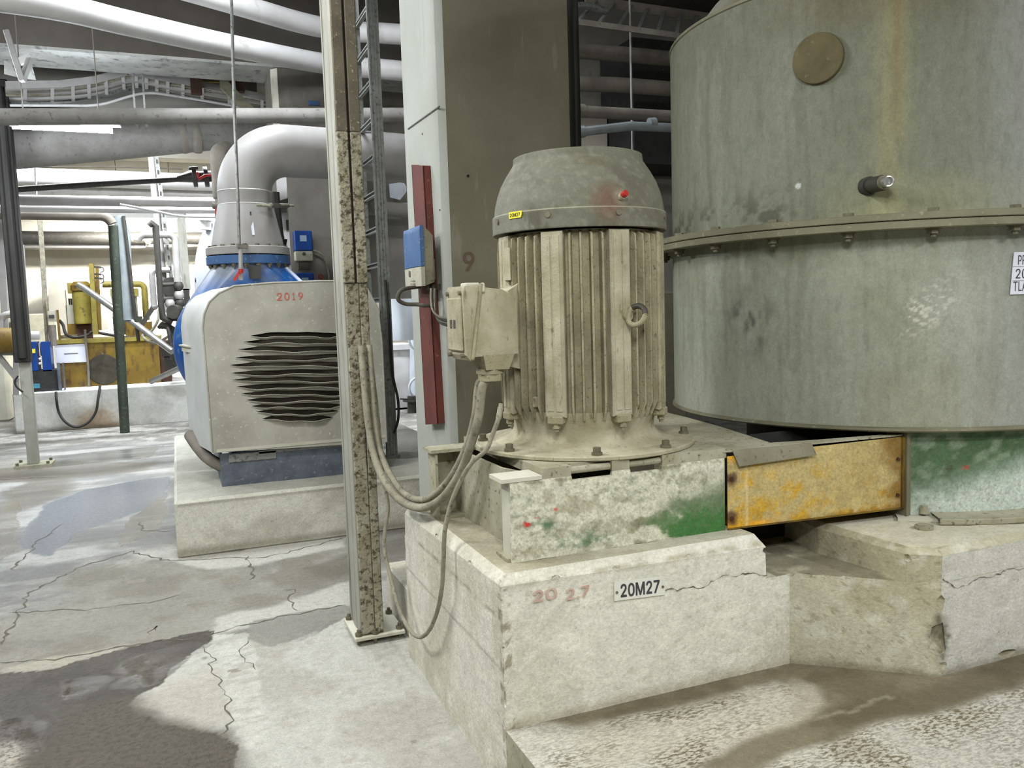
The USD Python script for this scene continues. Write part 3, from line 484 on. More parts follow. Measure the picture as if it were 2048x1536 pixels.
# ================================================================== STEEL FRAME UNDER THE MOTOR
ZP0, ZP1, FY = 1.016, 1.052, 2.516
fr = thing('steel_pedestal', 'green steel base frame caked in white dust under the vertical motor', 'frame', (1.43, 2.95, ZT))
def wpaint(V):
    n1, n2, n3 = fbm(V, 5, 5, 71), fbm(V, 22, 5, 72), fbm(V, 60, 3, 73); u, z = (V[:, 0]-1.0)/.86, (V[:, 2]-ZT)/.274
    C = np.tile(lin(206, 204, 186), (len(V), 1)); C = mixc(C, (160, 156, 132), sst(.5, .64, n2)*.75); C = mixc(C, (132, 132, 104), sst(.58, .68, n3)*.5*sst(.45, .6, n1))
    g = sst(.52, .8, u-.35*np.abs(z-.25)+.5*(n2-.5))*sst(.95, .3, z+.3*(n1-.5)); C = mixc(C, (84, 112, 74), g*.9); C = mixc(C, (62, 114, 56), sst(.35, .75, g)*sst(.48, .1, z+.5*(n2-.5)+.3*(n3-.5)))
    C = mixc(C, (70, 100, 60), np.exp(-((u-.37)/.11)**2-((z-.13)/.07)**2)*sst(.42, .56, n2)*1.); C = mixc(C, (112, 140, 116), (sst(.34, .1, z)*.5+.2)*sst(.5, .62, n1)*sst(.4, .6, n3))
    C = mixc(C, (84, 116, 84), np.exp(-((u-.14)/.07)**2-((z-.42)/.06)**2)*sst(.4, .55, n2)); C = mixc(C, (112, 110, 80), np.exp(-((u-.57)/.03)**2)*sst(.45, .6, n2)*.6)
    d = np.hypot((u-.085)/.045, (z-.47)/.09); C = mixc(C, (196, 60, 54), sst(1., .6, d)*sst(.5, .58, fbm(V, 45, 2, 75))); d = np.hypot((u-.19)/.012, (z-.60)/.03); C = mixc(C, (196, 60, 54), sst(1., .5, d)*.8)
    C = mixc(C, (120, 118, 88), np.exp(-((z-.97)/.03)**2)*.7*sst(.4, .55, n2)); return C
wpoly = Polygon([(.997, ZT), (1.86, ZT), (1.86, ZP0), (1.59, ZP0), (1.586, ZP0-.014), (1.46, ZP0-.014), (1.456, ZP0), (1.386, ZP0), (1.382, ZP0-.014), (1.230, ZP0-.014), (1.226, ZP0), (.997, ZP0)])
wb = subdiv(prism(wpoly, (0, FY+.012, 0), (1, 0, 0), (0, 0, 1), .012), .012)
obj('front_web', wb, 'painted_steel', fr, 'green web showing through white dust with a red paint mark', paint=wpaint(wb.vertices), smooth=False, speck=.38)
obj('top_flange', bx(.967, 1.115, FY-.003, FY+.115, 1.017, 1.030), 'plate_pale', fr)
obj('bottom_flange', bx(.985, 1.86, FY+.012, FY+.115, ZT, ZT+.012), 'plate_dust', fr)
obj('stiffener', bx(1.005, 1.012, FY+.012, FY+.10, ZT+.012, 1.017), 'plate_pale', fr)
obj('stiffener', bx(1.85, 1.858, FY+.012, FY+.115, ZT+.012, ZP0), 'plate_dust', fr)
rw = PZ(925, 880, 1.03)
obj('rear_web', bx(.96, 1.86, 3.30, 3.312, ZT, ZP0), 'plate_dust', fr)
obj('rear_flange', bx(.925, 1.14, 3.19, 3.31, 1.017, 1.03), 'plate_dust', fr, 'dusty top flange of the rear channel sticking out to the left')
obj('rear_flange', bx(.955, 1.86, 3.19, 3.30, ZT, ZT+.012), 'plate_dust', fr)
obj('rear_stiffener', bx(.945, .957, 3.205, 3.30, ZT+.0, 1.017), 'plate_dust', fr)
obj('side_plate', prism([(1.055, 3.29), (1.065, 2.78), (1.113, 2.63), (1.125, 2.634), (1.078, 2.785), (1.068, 3.29)], (0, 0, ZT), (1, 0, 0), (0, 1, 0), ZP0-ZT), 'plate_dust', fr, 'folded side plate streaked with dirt')
pl = sbox(1.118, FY+.0, 1.868, 3.34).difference(sbox(1.225, FY-.01, 1.385, FY+.035)).difference(sbox(1.455, FY-.01, 1.59, FY+.035))
obj('top_plate', prism(pl, (0, 0, ZP0), (1, 0, 0), (0, 1, 0), ZP1-ZP0), 'plate_dust', fr, 'thick dusty top plate with two slots at its front edge')
for x0, x1 in ((1.228, 1.382), (1.458, 1.588)): obj('slot_pin', cyl((x0, FY+.018, ZP0+.016), (x1, FY+.018, ZP0+.016), .013, 12), 'plate_dust', fr)

# ================================================================== VERTICAL MOTOR
MX, MY = 1.49, 2.937
mo = thing('electric_motor', 'big vertical finned electric motor coated in beige dust', 'motor', (MX, MY, ZP1))
MC = (MX, MY, 0)
CAP = np.array([(.0, 2.146), (.215, 2.146), (.236, 2.150), (.244, 2.168), (.250, 2.166), (.2525, 2.142), (.262, 2.128), (.283, 2.096), (.302, 2.062), (.316, 2.024), (.326, 1.985), (.331, 1.948), (.331, 1.9435), (.337, 1.9435), (.338, 1.940), (.338, 1.876), (.334, 1.874), (.30, 1.878), (.0, 1.88)])
CAP = np.vstack([CAP[k]+(CAP[k+1]-CAP[k])*np.linspace(0, 1, max(2, int(np.hypot(*(CAP[k+1]-CAP[k]))/.007)), endpoint=False)[:, None] for k in range(len(CAP)-1)]+[CAP[-1:]])
cm = lathe(CAP, MC, 240); V = cm.vertices; ang = np.degrees(np.arctan2(V[:, 1]-MY, V[:, 0]-MX)) % 360; n1, n2, n3 = fbm(V, 7, 5, 111), fbm(V*[1, 1, .3], 24, 5, 112), fbm(V, 45, 3, 113); z = V[:, 2]
C = np.tile(lin(108, 108, 94), (len(V), 1)); C = mixc(C, (92, 90, 75), sst(.42, .6, n1)*.7); C = mixc(C, (140, 140, 124), sst(.55, .7, n3)*.35); C = mixc(C, (130, 131, 120), sst(250, 180, ang)*sst(2.12, 1.96, z)*.45)
d = np.hypot((ang-262)/13, (z-1.96)/.085); C = mixc(C, (112, 82, 66), sst(1.2, .2, d+.5*(n1-.5))*.75); d = np.hypot((ang-271)/7, (z-1.98)/.035); C = mixc(C, (150, 140, 124), sst(1.1, .3, d)*.7)
C = mixc(C, (98, 90, 68), sst(1.1, .3, np.hypot((ang-255)/14, (z-2.11)/.03)+.8*(n2-.5))*.6); C = mixc(C, (74, 72, 56), ((ang > 205) & (ang < 240))*sst(.55, .66, n2)*sst(1.99, 1.93, z)*.7)
C = mixc(C, (176, 172, 152), np.exp(-((z-1.9435)/.0022)**2)*.7)
paintmat('cap_paint', rough=.75, bump=.2, bd=.002, bs=90, fine=.13, fs=150)
obj('fan_cover', cm, 'cap_paint', mo, 'rounded grey fan cover with a brownish stain', paint=C)
obj('frame_core', lathe([(.0, 1.20), (.286, 1.20), (.288, 1.21), (.288, 1.872), (.0, 1.872)], MC, 96), 'motor_dust', mo)
def radial(m, ang):
    T = trimesh.transformations.rotation_matrix(math.radians(ang), (0, 0, 1)); m = m.copy(); m.apply_transform(T); m.apply_translation((MX, MY, 0)); return m
for k in range(8):
    ang = -90+45*k
    pad = J(hull([(.285, s*.040, z) for s in (-1, 1) for z in (1.20, 1.868)]+[(.318, s*.041, z) for s in (-1, 1) for z in (1.192, 1.866)]+[(.326, s*.034, z) for s in (-1, 1) for z in (1.197, 1.862)]))
    grove = bx(.3255, .3285, -.030, -.004, 1.215, 1.85, .0012); grove2 = bx(.3255, .3285, .004, .030, 1.215, 1.85, .0012)
    obj('mounting_rib', radial(J(pad, grove, grove2), ang), 'motor_pale' if k in (0, 6, 7) else 'motor_dust', mo, 'broad pale mounting rib' if k == 0 else None)
    for d in (-10.6, -3.55, 3.55, 10.6):
        h = .0; t = .0036
        f = hull([(.284, s*t*1.6, z) for s in (-1, 1) for z in (1.206, 1.868)]+[(.325, s*t, z) for s in (-1, 1) for z in (1.232, 1.80)]+[(.322, s*t, 1.852) for s in (-1, 1)]+[(.300, s*t*1.2, 1.178) for s in (-1, 1)])
        obj('fin', radial(f, ang+22.5+d), 'motor_dust', mo)
obj('end_bell', lathe([(.0, 1.07), (.365, 1.07), (.345, 1.078), (.318, 1.085), (.298, 1.094), (.286, 1.106), (.279, 1.124), (.281, 1.150), (.290, 1.175), (.296, 1.19), (.296, 1.206), (.0, 1.206)], MC, 80), 'motor_pale', mo)
obj('base_flange', lathe([(.0, ZP1+.0), (.43, ZP1+.0), (.436, ZP1+.004), (.436, ZP1+.014), (.430, ZP1+.018), (.40, ZP1+.019), (.37, ZP1+.021), (.0, ZP1+.022)], MC, 80), 'motor_pale', mo, 'round base flange buried in dust')
for k in range(8):
    ang = -90+45*k; c = np.array([MX+.316*math.cos(math.radians(ang)), MY+.316*math.sin(math.radians(ang)), 0])
    lug = J(radial(bx(.280, .335, -.030, .030, 1.168, 1.199, .005), ang), hexbolt(c+[0, 0, 1.168], (0, 0, -1), .015, .016), hexbolt(c+[0, 0, 1.153], (0, 0, -1), .009, .012, 8))
    obj('clamp_lug', lug, 'motor_dust', mo)
    a2 = math.radians(ang+22.5+(2 if k % 2 else -2)); q = np.array([MX+.405*math.cos(a2), MY+.405*math.sin(a2), ZP1+.018])
    obj('base_bolt', J(hexbolt(q, (0, 0, 1), .020, .010, 14), hexbolt(q+[0, 0, .010], (0, 0, 1), .014, .018)), 'bolt_steel', mo)
ec = np.array([MX+.018, MY-.327, 1.556]); t = np.linspace(0, 2*np.pi, 25)[:-1]
ax1, ax2 = np.array([.45, -.89, .0]), np.array([.30, .15, .94]); ax1 /= np.linalg.norm(ax1); ax2 = ax2-ax1*(ax1@ax2); ax2 /= np.linalg.norm(ax2)
ring = np.array([ec+ax1*.042+.036*(np.cos(a)*ax1+np.sin(a)*ax2) for a in np.linspace(0, 2*np.pi, 29)])
e = obj('lifting_eye', J(tube(ring, .0095, 10), cyl(ec+[0, .01, 0], ec+ax1*.012, .020, 14)), 'motor_dust', mo, 'lifting eye ring on the front rib')
bq = np.array([np.array([ec+ax1*.042+.036*(np.cos(a)*ax1+np.sin(a)*ax2)]) for a in np.linspace(.1, 2.2, 12)])[:, 0]
obj('dark_rim', tube(bq, .0105, 10), 'eye_dark', e)  # darker arc along part of the ring
pa = np.array([MX+.004, MY-.326, 1.975]); n = np.array([.0, -.93, .36]); n /= np.linalg.norm(n)
g = obj('grease_nipple', cyl(pa+n*.0, pa+n*.018, .0135, 14), 'motor_pale', mo); n2_ = n+np.array([.28, 0, .02]); obj('red_cap', cyl(pa+n*.018, pa+n*.018+n2_*.016, .0115, 14), 'cap_red', g, 'red plastic cap')
def onband(ang, z, r=.338): a = math.radians(ang); return np.array([MX+r*math.cos(a), MY+r*math.sin(a), z]), np.array([-math.sin(a), math.cos(a), 0]), np.array([math.cos(a), math.sin(a), 0])
o, u, nn = onband(200.5, 1.922); tgs = obj('name_tag', prism([(0, 0), (.062, 0), (.068, .012), (.068, .024), (0, .024)], o-u*.033+nn*.001, u, (0, 0, 1), .0015), 'tag_yellow', mo, 'yellow tag reading 20M27')
obj('lettering', text('20M27', o-u*.029+nn*.0026+np.array([0, 0, .006]), u, (0, 0, 1), .012, .0006, width=.054), 'ink_black', tgs)
for ang in (225, 268, 315, 180): o, u, nn = onband(ang-.3, 1.922); obj('cover_screw', cyl(o-nn*.002, o+nn*.006, .010, 12), 'motor_cap', mo)
for zz, ang in ((1.76, 188), (1.62, 188)): o, u, nn = onband(ang, zz, .331); obj('rating_plate', bx(-.0, .001, -.0, .001, 0, .001) if False else prism([(-.022, -.06), (.022, -.06), (.022, .06), (-.022, .06)], o-nn*.004, u, (0, 0, 1), .004), 'motor_pale', mo)
obj('side_bracket', J(bar((MX+.27, MY+.22, 1.86), (MX+.42, MY+.16, 1.86), .05, .07), bar((MX+.25, MY+.15, 1.80), (MX+.40, MY+.08, 1.80), .04, .05)), 'motor_cap', mo)
# terminal box on the left side of the motor
tb = thing('terminal_box', 'dusty beige terminal box on the left side of the vertical motor', 'terminal box', (1.06, 2.9, 1.40))
TY0, TY1 = 2.800, 2.985
obj('body', J(hull([(x, y, z) for y in (TY0, TY1) for x, z in ((1.024, 1.675), (1.105, 1.665), (1.16, 1.63), (1.16, 1.43), (1.10, 1.425), (.985, 1.425))]), hull([(1.14, y, z) for y in (2.83, 2.97) for z in (1.38, 1.66)]+[(1.215, y, z) for y in (2.85, 2.97) for z in (1.36, 1.70)])), 'motor_pale', tb)
obj('lid', J(hull([(x, y, z) for y in (TY0-.006, TY1+.006) for x, z in ((1.012, 1.682), (1.022, 1.676), (.982, 1.420), (.972, 1.412), (.956, 1.432), (.952, 1.66), (.960, 1.680))]), bx(.945, .956, TY0+.012, TY1-.012, 1.445, 1.64, .006)), 'motor_pale', tb, 'slanted lid')
obj('lid_seam', bar((1.021, TY0-.010, 1.688), (.978, TY0-.010, 1.414), .012, .010, up=(0, 1, 0), b=.003), 'motor_dust', tb)
for y, z in ((TY0+.02, 1.655), (TY1-.02, 1.655), (TY0+.02, 1.43), (TY1-.02, 1.43)): obj('lid_screw', cyl((.958, y, z), (.942, y, z), .008, 8), 'bolt_steel', tb)
obj('top_clamp', J(bx(.975, 1.03, TY0+.03, TY0+.09, 1.676, 1.692, .004), bx(1.02, 1.035, TY0-.012, TY0+.0, 1.655, 1.69, .004)), 'plate_pale', tb)
for y in (2.87, 2.91): obj('stamp', J(bx(.943, .947, y, y+.024, 1.528, 1.56, .0015)), 'cable_dark', tb)
obj('gland_block', hull([(1.02, TY0-.012, 1.428), (1.14, TY0-.012, 1.428), (1.02, TY0+.12, 1.428), (1.14, TY0+.12, 1.428), (1.03, TY0-.006, 1.375), (1.12, TY0-.006, 1.375), (1.03, TY0+.11, 1.375), (1.12, TY0+.11, 1.375)]), 'motor_dust', tb)
gp = np.array([1.064, TY0+.045, 1.376]); obj('cable_gland', J(hexbolt(gp, (0, 0, -1), .052, .018), hexbolt(gp-[0, 0, .018], (0, 0, -1), .045, .026, 10)), 'motor_dust', tb)

# ================================================================== BELT GUARD (yellow panel and grey cover)
gd = thing('belt_guard', 'yellow belt guard box with rusty edges between motor frame and tank', 'guard', (2.2, 2.6, .75))
A0, A1, B0, B1 = PY(1450, 1058, 2.508), PY(1447, 908, 2.508), PZ(1803, 1025, .745), None
B0 = np.array([2.668, 2.440, .745]); B1 = np.array([2.668, 2.440, 1.035]); A0 = np.array([1.866, 2.506, .748]); A1 = np.array([1.866, 2.506, 1.022])
def q4(a, b, c, d, n, m): s, t = np.meshgrid(np.linspace(0, 1, n), np.linspace(0, 1, m)); s, t = s.ravel()[:, None], t.ravel()[:, None]; v = (1-s)*(1-t)*a+s*(1-t)*b+s*t*c+(1-s)*t*d; i, j = np.meshgrid(np.arange(m-1), np.arange(n-1), indexing='ij'); k = (i*n+j).ravel(); return trimesh.Trimesh(v, np.vstack([np.c_[k, k+1, k+n+1], np.c_[k, k+n+1, k+n]]), process=False), s.ravel(), t.ravel()
ym, S, Tt = q4(A0, B0, B1, A1, 90, 40); off = np.array([0.07, .99, 0])*.004; yb = trimesh.Trimesh(ym.vertices+off, ym.faces[:, ::-1], process=False)
V = ym.vertices; n1, n2, n3 = fbm(V, 6, 5, 81), fbm(V, 16, 5, 82), fbm(V, 50, 3, 83)
C = np.tile(lin(186, 168, 116), (len(V), 1)); C = mixc(C, (196, 154, 44), sst(.42, .66, .65*n2+.35*n3+.18*(.4-Tt)+.1*(.4-S))*.95); C = mixc(C, (176, 158, 104), sst(.52, .66, n1)*sst(.3, .8, S)*.8); C = mixc(C, (120, 84, 20), sst(.82, 1., S+.25*(n2-.5))*.8); C = mixc(C, (132, 92, 26), sst(.93, 1., 1-Tt+.2*(n3-.5))*.7*sst(.2, .7, S))
C = mixc(C, (236, 168, 10), sst(.10, .0, Tt+.15*(n2-.5))*sst(.35, .1, S)); C = mixc(C, (240, 178, 20), sst(.86, 1., Tt)*sst(.55, .3, S)*.8); C = mixc(C, (216, 196, 150), sst(.012, .004, np.abs(S-.1))*.6)
for a, b_ in ((.02, .68), (.02, .14)): C = mixc(C, (84, 52, 34), sst(.05, .02, np.hypot(S-a, (Tt-b_)*.36)+.03*(n3-.5))*.9)
obj('front_panel', J(ym, yb), 'painted_steel', gd, 'dirty yellow front panel', paint=np.vstack([C, C]), smooth=False, speck=.22)
obj('edge_fold', J(bar(A0+[0, -.002, 0], B0+[0, -.002, 0], .004, .006), bar(B0+[-.006, -.004, 0], B1+[-.006, -.004, 0], .008, .012)), 'yellow_rusty', gd)
for a, b_ in ((.02, .68), (.02, .14), (.965, .72), (.965, .2)): q = A0+(B0-A0)*a+[0, -.001, .28*b_]; obj('screw', cyl(q, q+[-.004, -.008, 0], .007, 8), 'rust_brown', gd)
tp = [PZ(x, y, 1.036)[:2] for x, y in ((1375, 880), (1455, 905), (1462, 908), (1612, 889), (1650, 880), (1805, 872), (1760, 866))]
cov = Polygon([(1.80, 2.53), (1.885, 2.505), (2.225, 2.478), (2.668, 2.446), (2.668, 2.478), (2.3, 2.53), (2.115, 2.57), (2.16, 2.78), (2.21, 3.02), (2.26, 3.35), (2.3, 3.75), (1.8, 3.75), (1.6, 3.33)])
obj('top_cover', prism(cov, (0, 0, 1.037), (1, 0, 0), (0, 1, 0), .006), 'plate_dust', gd, 'grey dust-covered top sheet')
c0, c1 = np.array([1.882, 2.496, 1.038]), np.array([2.228, 2.470, 1.040])
flap = hull([c0+[0, 0, .006], c1+[0, 0, .006], c0+[0, .004, .006], c1+[0, .004, .006], c0+[.018, -.016, -.052], c1+[.012, -.016, -.040], c0+[.018, -.012, -.052], c1+[.012, -.012, -.040]])
obj('cover_flap', flap, 'box_dusty', gd, 'grey folded flap hanging over the yellow panel')
obj('added_dark_rear', bx(1.955, 2.70, 2.80, 2.808, .705, 1.036), 'black_dirt_and_shade', gd); obj('added_dark_lower', bx(1.955, 2.53, 2.80, 2.808, .58, .704), 'black_dirt_and_shade', gd); obj('bottom_tray', prism([(1.90, 2.53), (2.66, 2.47), (2.66, 2.86), (1.90, 2.86)], (0, 0, .748), (1, 0, 0), (0, 1, 0), .004), 'yellow_rusty', gd)  # black panels added so the cavity under the guard stays dark

# ================================================================== THE BIG TANK
TX, TYY, TR = 3.268, 3.185, .992; TC = (TX, TYY, 0)
tk = thing('process_tank', 'huge round grey-green steel tank with a bolted flange round its middle', 'tank', (TX, TYY, 1.06))
def tpaint(V):
    ang = np.degrees(np.arctan2(V[:, 1]-TYY, V[:, 0]-TX)); ang = np.where(ang > 90, ang-360, ang); a = np.radians(ang); w_ = np.c_[np.cos(a), np.sin(a), V[:, 2]]
    n1, n2, n3 = fbm(w_, 2.2, 5, 91), fbm(w_*[1, 1, .12], 14, 5, 92), fbm(w_, 18, 5, 93); z = V[:, 2]
    C = np.tile(lin(146, 150, 134), (len(V), 1)); C = mixc(C, (128, 130, 110), sst(.42, .62, n1)*.7); C = mixc(C, (160, 164, 152), sst(.52, .68, n2)*.5); C = mixc(C, (112, 113, 94), sst(.54, .7, fbm(w_*[1, 1, .08], 26, 4, 94))*.35)
    up = z > 1.88; C = np.where(up[:, None], C*np.array([.60, .60, .56]), C)  # upper shell darkened in colour for light fading with height
    C = mixc(C, (160, 152, 106), up*np.exp(-((ang+133)/3.)**2)*(.35+.5*sst(.4, .6, n2))); C = mixc(C, (110, 92, 66), up*np.exp(-((ang+131.5)/1.2)**2)*sst(2.0, 2.6, z)*.5)
    C = mixc(C, (62, 66, 50), up*sst(2.12, 1.95, z+.15*(n3-.5))*sst(.44, .62, n3)*sst(-148, -160, ang+8*(n1-.5))*.8); C = mixc(C, (156, 156, 118), up*sst(2.12, 1.93, z)*sst(-150, -138, ang)*.4)
    C = mixc(C, (200, 204, 200), up*sst(.5, .3, np.hypot((ang+152.5)/1.6, (z-2.055)/.03))*.8); C = mixc(C, (104, 92, 66), up*sst(2.55, 2.85, z+.2*(n1-.5))*sst(-170, -140, ang)*.5)
    lo = ~up; sc = np.hypot((ang+166)/7, (z-1.50)/.13); C = mixc(C, (86, 88, 78), lo*sst(1.5, .4, sc)*sst(.44, .60, .5*fbm(w_*[1, 1, .5], 11, 5, 95)+.5*fbm(w_*[1, 1, .4], 30, 4, 98))*.9); C = mixc(C, (88, 90, 78), lo*sst(1.2, .4, np.hypot((ang+160)/4, (z-1.3)/.2))*sst(.5, .6, n2)*.7)
    sp = lo*sst(1.2, .3, np.hypot((ang+124-40*(z-1.55))/6.5, (z-1.55)/.13)); C = mixc(C, (210, 210, 196), sp*sst(.53, .62, .6*fbm(w_, 70, 3, 96)+.4*fbm(w_, 16, 3, 97))*.9); C = mixc(C, (172, 174, 162), sst(1.3, .2, np.hypot((ang+118)/12, (z-1.5)/.22))*lo*.5); C = mixc(C, (164, 164, 150), lo*sst(1.42, 1.1, z+.15*(n2-.5))*.45); C = mixc(C, (150, 152, 152), sst(-125, -100, ang+6*(n1-.5))*.55)  # last mix paints the right third grey, as the right lamp lights it
    return C
def shell(z0, z1, r=TR, n=300, m=120): g = lathe([(r, z) for z in np.linspace(z0, z1, m)], TC, n); return g
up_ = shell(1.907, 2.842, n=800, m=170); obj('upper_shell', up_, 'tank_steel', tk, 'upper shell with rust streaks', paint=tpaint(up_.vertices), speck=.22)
lo_ = shell(1.068, 1.849, n=800, m=150); obj('lower_shell', lo_, 'tank_steel', tk, 'lower shell with scuffs and white splashes', paint=tpaint(lo_.vertices), speck=.16)
obj('top_rim', lathe([(TR, 2.842), (TR+.006, 2.846), (TR+.006, 2.858), (TR-.004, 2.862), (.9, 2.862)], TC, 160), 'flange_steel', tk)
obj('cone_cover', lathe([(.93, 2.858), (.80, 3.02), (.78, 3.03), (.56, 3.26), (.2, 3.36), (0, 3.37)], TC, 120), 'flange_steel', tk)
obj('bottom_rim', lathe([(.0, 1.062), (TR-.01, 1.062), (TR+.004, 1.058), (TR+.010, 1.064), (TR+.008, 1.074), (TR, 1.078), (TR-.02, 1.078)], TC, 200), 'flange_steel', tk)
obj('flange_ring', lathe([(TR-.01, 1.849), (1.088, 1.847), (1.092, 1.850), (1.092, 1.874), (1.088, 1.877), (TR-.01, 1.877)], TC, 200), 'flange_steel', tk, 'lower half of the bolted flange')
obj('flange_ring', lathe([(TR-.01, 1.880), (1.086, 1.880), (1.089, 1.883), (1.089, 1.905), (1.085, 1.908), (TR-.01, 1.910)], TC, 200), 'flange_steel', tk, 'upper half of the bolted flange')
for k in range(22):
    a = math.radians(-124.5+360/22*k); q = np.array([TX+1.045*math.cos(a), TYY+1.045*math.sin(a), 0])
    obj('flange_bolt', J(cyl(q+[0, 0, 1.835], q+[0, 0, 1.915], .009, 8), hexbolt(q+[0, 0, 1.908], (0, 0, 1), .021, .015), hexbolt(q+[0, 0, 1.848], (0, 0, -1), .028, .005, 14), hexbolt(q+[0, 0, 1.843], (0, 0, -1), .022, .017), hexbolt(q+[0, 0, 1.826], (0, 0, -1), .012, .012, 8)), 'bolt_steel', tk)
def ontank(px, py, R=TR):
    r = ray(px, py); h = np.hypot(r[0], r[1]); Dd = math.hypot(TX, TYY); b = (r[0]*TX+r[1]*TYY)/h; t = b-math.sqrt(b*b-(Dd*Dd-R*R)); P_ = EYE+r/h*t; n = (P_-np.array([TX, TYY, P_[2]]))/R; return P_, np.array([-n[1], n[0], 0]), n
o, u, nn = ontank(1637, 118); obj('blind_cap', lathe([(0, .022), (.090, .022), (.097, .019), (.099, .012), (.099, -.02)], o-nn*.001, 40, axis=nn), 'cap_brown', tk, 'round brown blind cap')
o, u, nn = ontank(1738, 372); dirn = nn*.80+u*.58; dirn /= np.linalg.norm(dirn)
st = obj('pipe_stub', J(cyl(o-dirn*.03, o+dirn*.085, .030, 20), cyl(o-dirn*.02, o+dirn*.012, .036, 20)), 'pipe_dark', tk, 'short dark threaded pipe stub'); obj('stub_collar', cyl(o+dirn*.085, o+dirn*.095, .027, 18), 'flange_steel', st); obj('stub_plug', J(cyl(o+dirn*.095, o+dirn*.118, .021, 18), tube(np.array([o+dirn*.118+.018*(np.cos(t)*u+np.sin(t)*np.array([0, 0, 1])) for t in np.linspace(0, 2*np.pi, 17)]), .004, 6)), 'steel_bright', st)
o, u, nn = ontank(2046, 545, TR+.0015)
lb = obj('name_label', prism([(-.0555, -.083), (.13, -.083), (.13, .078), (-.0435, .078)], o+nn*.002-u*0, u, (0, 0, 1), .002), 'sign_white', tk, 'white label with black text')
hgt = .036
for s, zz, ww, x0 in (('PR', .030, .034, -.028), ('20', -.022, .048, -.038), ('TLA', -.070, .058, -.045)): obj('lettering', text(s, o+nn*.0042+u*x0+np.array([0, 0, zz]), u, (0, 0, 1), hgt, .0008, width=ww, bold=False), 'ink_black', lb)
for zz in (.0225, -.031): obj('rule', bar(o+nn*.0043+u*(-.048)+np.array([0, 0, zz]), o+nn*.0043+u*.13+np.array([0, 0, zz]), .0012, .0012), 'ink_grey', lb)
# ---- green skirt the tank stands on
sk = thing('tank_support', 'green painted steel skirt under the tank with a bolted base ring', 'support', (TX, TYY, .70))
SR = .93; a0 = math.degrees(math.atan2(2.452-TYY, 2.69-TX))
sm = lathe([(SR, z) for z in np.linspace(.712, 1.06, 40)], TC, 260, a0=a0, a1=a0+210); V = sm.vertices; ang = np.degrees(np.arctan2(V[:, 1]-TYY, V[:, 0]-TX)); n1, n2, n3 = fbm(V, 5, 5, 101), fbm(V, 20, 5, 102), fbm(V, 50, 3, 103); z = (V[:, 2]-.712)/.348
C = np.tile(lin(92, 118, 92), (len(V), 1)); C = mixc(C, (70, 98, 66), sst(.45, .6, n1)*.7); C = mixc(C, (140, 156, 136), sst(.5, .64, n2)*.6); C = mixc(C, (204, 214, 206), sst(.55, .12, z-.012*(ang-a0)+.3*(n2-.5)+.15)*.9); C = mixc(C, (170, 172, 146), sst(.03, .0, (ang-a0)/90)*sst(.45, .55, n3)*.6)  # pale diagonal is partly white dust, partly painted lamp light
C = mixc(C, (184, 70, 60), sst(1, .6, np.hypot((ang+114.5)/1.6, (z-.56)/.035))*sst(.42, .52, n2)*.9); C = mixc(C, (66, 74, 58), sst(1, .5, np.hypot((ang+118.2)/1.6, (z-.54)/.04))*.8)
obj('skirt_shell', sm, 'painted_steel', sk, 'green skirt with white dust and a painted diagonal of light', paint=C, speck=.35)
obj('base_ring', lathe([(SR-.06, .7015), (1.045, .7015), (1.048, .705), (1.048, .722), (1.044, .725), (SR-.06, .725)], TC, 240, a0=a0+6, a1=a0+204), 'plate_dust', sk)
obj('base_ring', lathe([(SR-.06, .7005), (1.00, .7005), (1.0, .712), (SR-.06, .712)], TC, 40, a0=a0-2, a1=a0+8), 'plate_pale', sk)
j = np.array([2.690, 2.452]); u2 = np.array([TX, TYY])-j; u2 /= np.linalg.norm(u2); tn = np.array([-u2[1], u2[0]])
obj('jamb', J(bx(2.672, 2.684, 2.425, 2.53, .701, 1.055), bx(2.690, 2.700, 2.432, 2.50, .701, 1.055)), 'flange_steel', sk, 'door jamb plates at the skirt opening')
q = PZ(1848, 1022, .73); obj('base_bolt', J(cyl(q-[0, 0, .01], q+[0, 0, .012], .019, 14), hexbolt(q+[0, 0, .01], (0, 0, 1), .014, .014)), 'plate_dust', sk)
q = PZ(1848, 1058, .70); bolt = obj('anchor_nut', J(cyl(q-[0, 0, .012], q+[0, 0, .014], .034, 22), cyl(q+[0, 0, .012], q+[0, 0, .018], .026, 22)), 'plate_dust', None, 'loose round steel cap lying on the tank foundation', 'cap')
obj('added_dark_core', lathe([(.62, .70), (.62, 1.06)], TC, 60), 'dark_gap', sk)  # near-black cylinder added for the dark interior behind the opening

# ================================================================== STEEL POST, CABLE LADDER
po = thing('steel_post', 'dusty steel post with a crusted front cover standing on a bolted base plate', 'post', (.79, 3.98, 0))
px0, px1, py0, py1 = .730, .845, 3.862, 4.10
obj('base_plate', bx(.700, .945, 3.832, 4.132, .026, .044, .003), 'plate_pale', po)
for x, y in ((.722, 3.86), (.925, 3.865), (.722, 4.10), (.925, 4.09), (.80, 3.852)):
    obj('anchor_bolt', J(cyl((x, y, -.002), (x, y, .075), .009, 8), hexbolt((x, y, .044), (0, 0, 1), .018, .016)), 'bolt_steel', po)
obj('grout_pad', bx(.735, .90, 3.90, 4.08, -.002, .027), 'cable_dark', po)
obj('front_flange', bx(px0, px1, py0, py0+.014, .044, H, .003), 'post_pale', po)
obj('rear_flange', bx(px0, px1, py1-.014, py1, .044, H, .003), 'post_pale', po)
obj('web', bx(.770, .778, py0+.014, py1-.014, .044, H), 'post_pale', po)
obj('side_rail', J(bx(.734, .770, 3.885, 3.95, .044, H, .004), bx(.732, .770, 3.96, 4.03, .044, H, .004), bx(.736, .770, 4.04, 4.08, .044, H, .003)), 'post_pale', po, 'ridged pale side of the post')
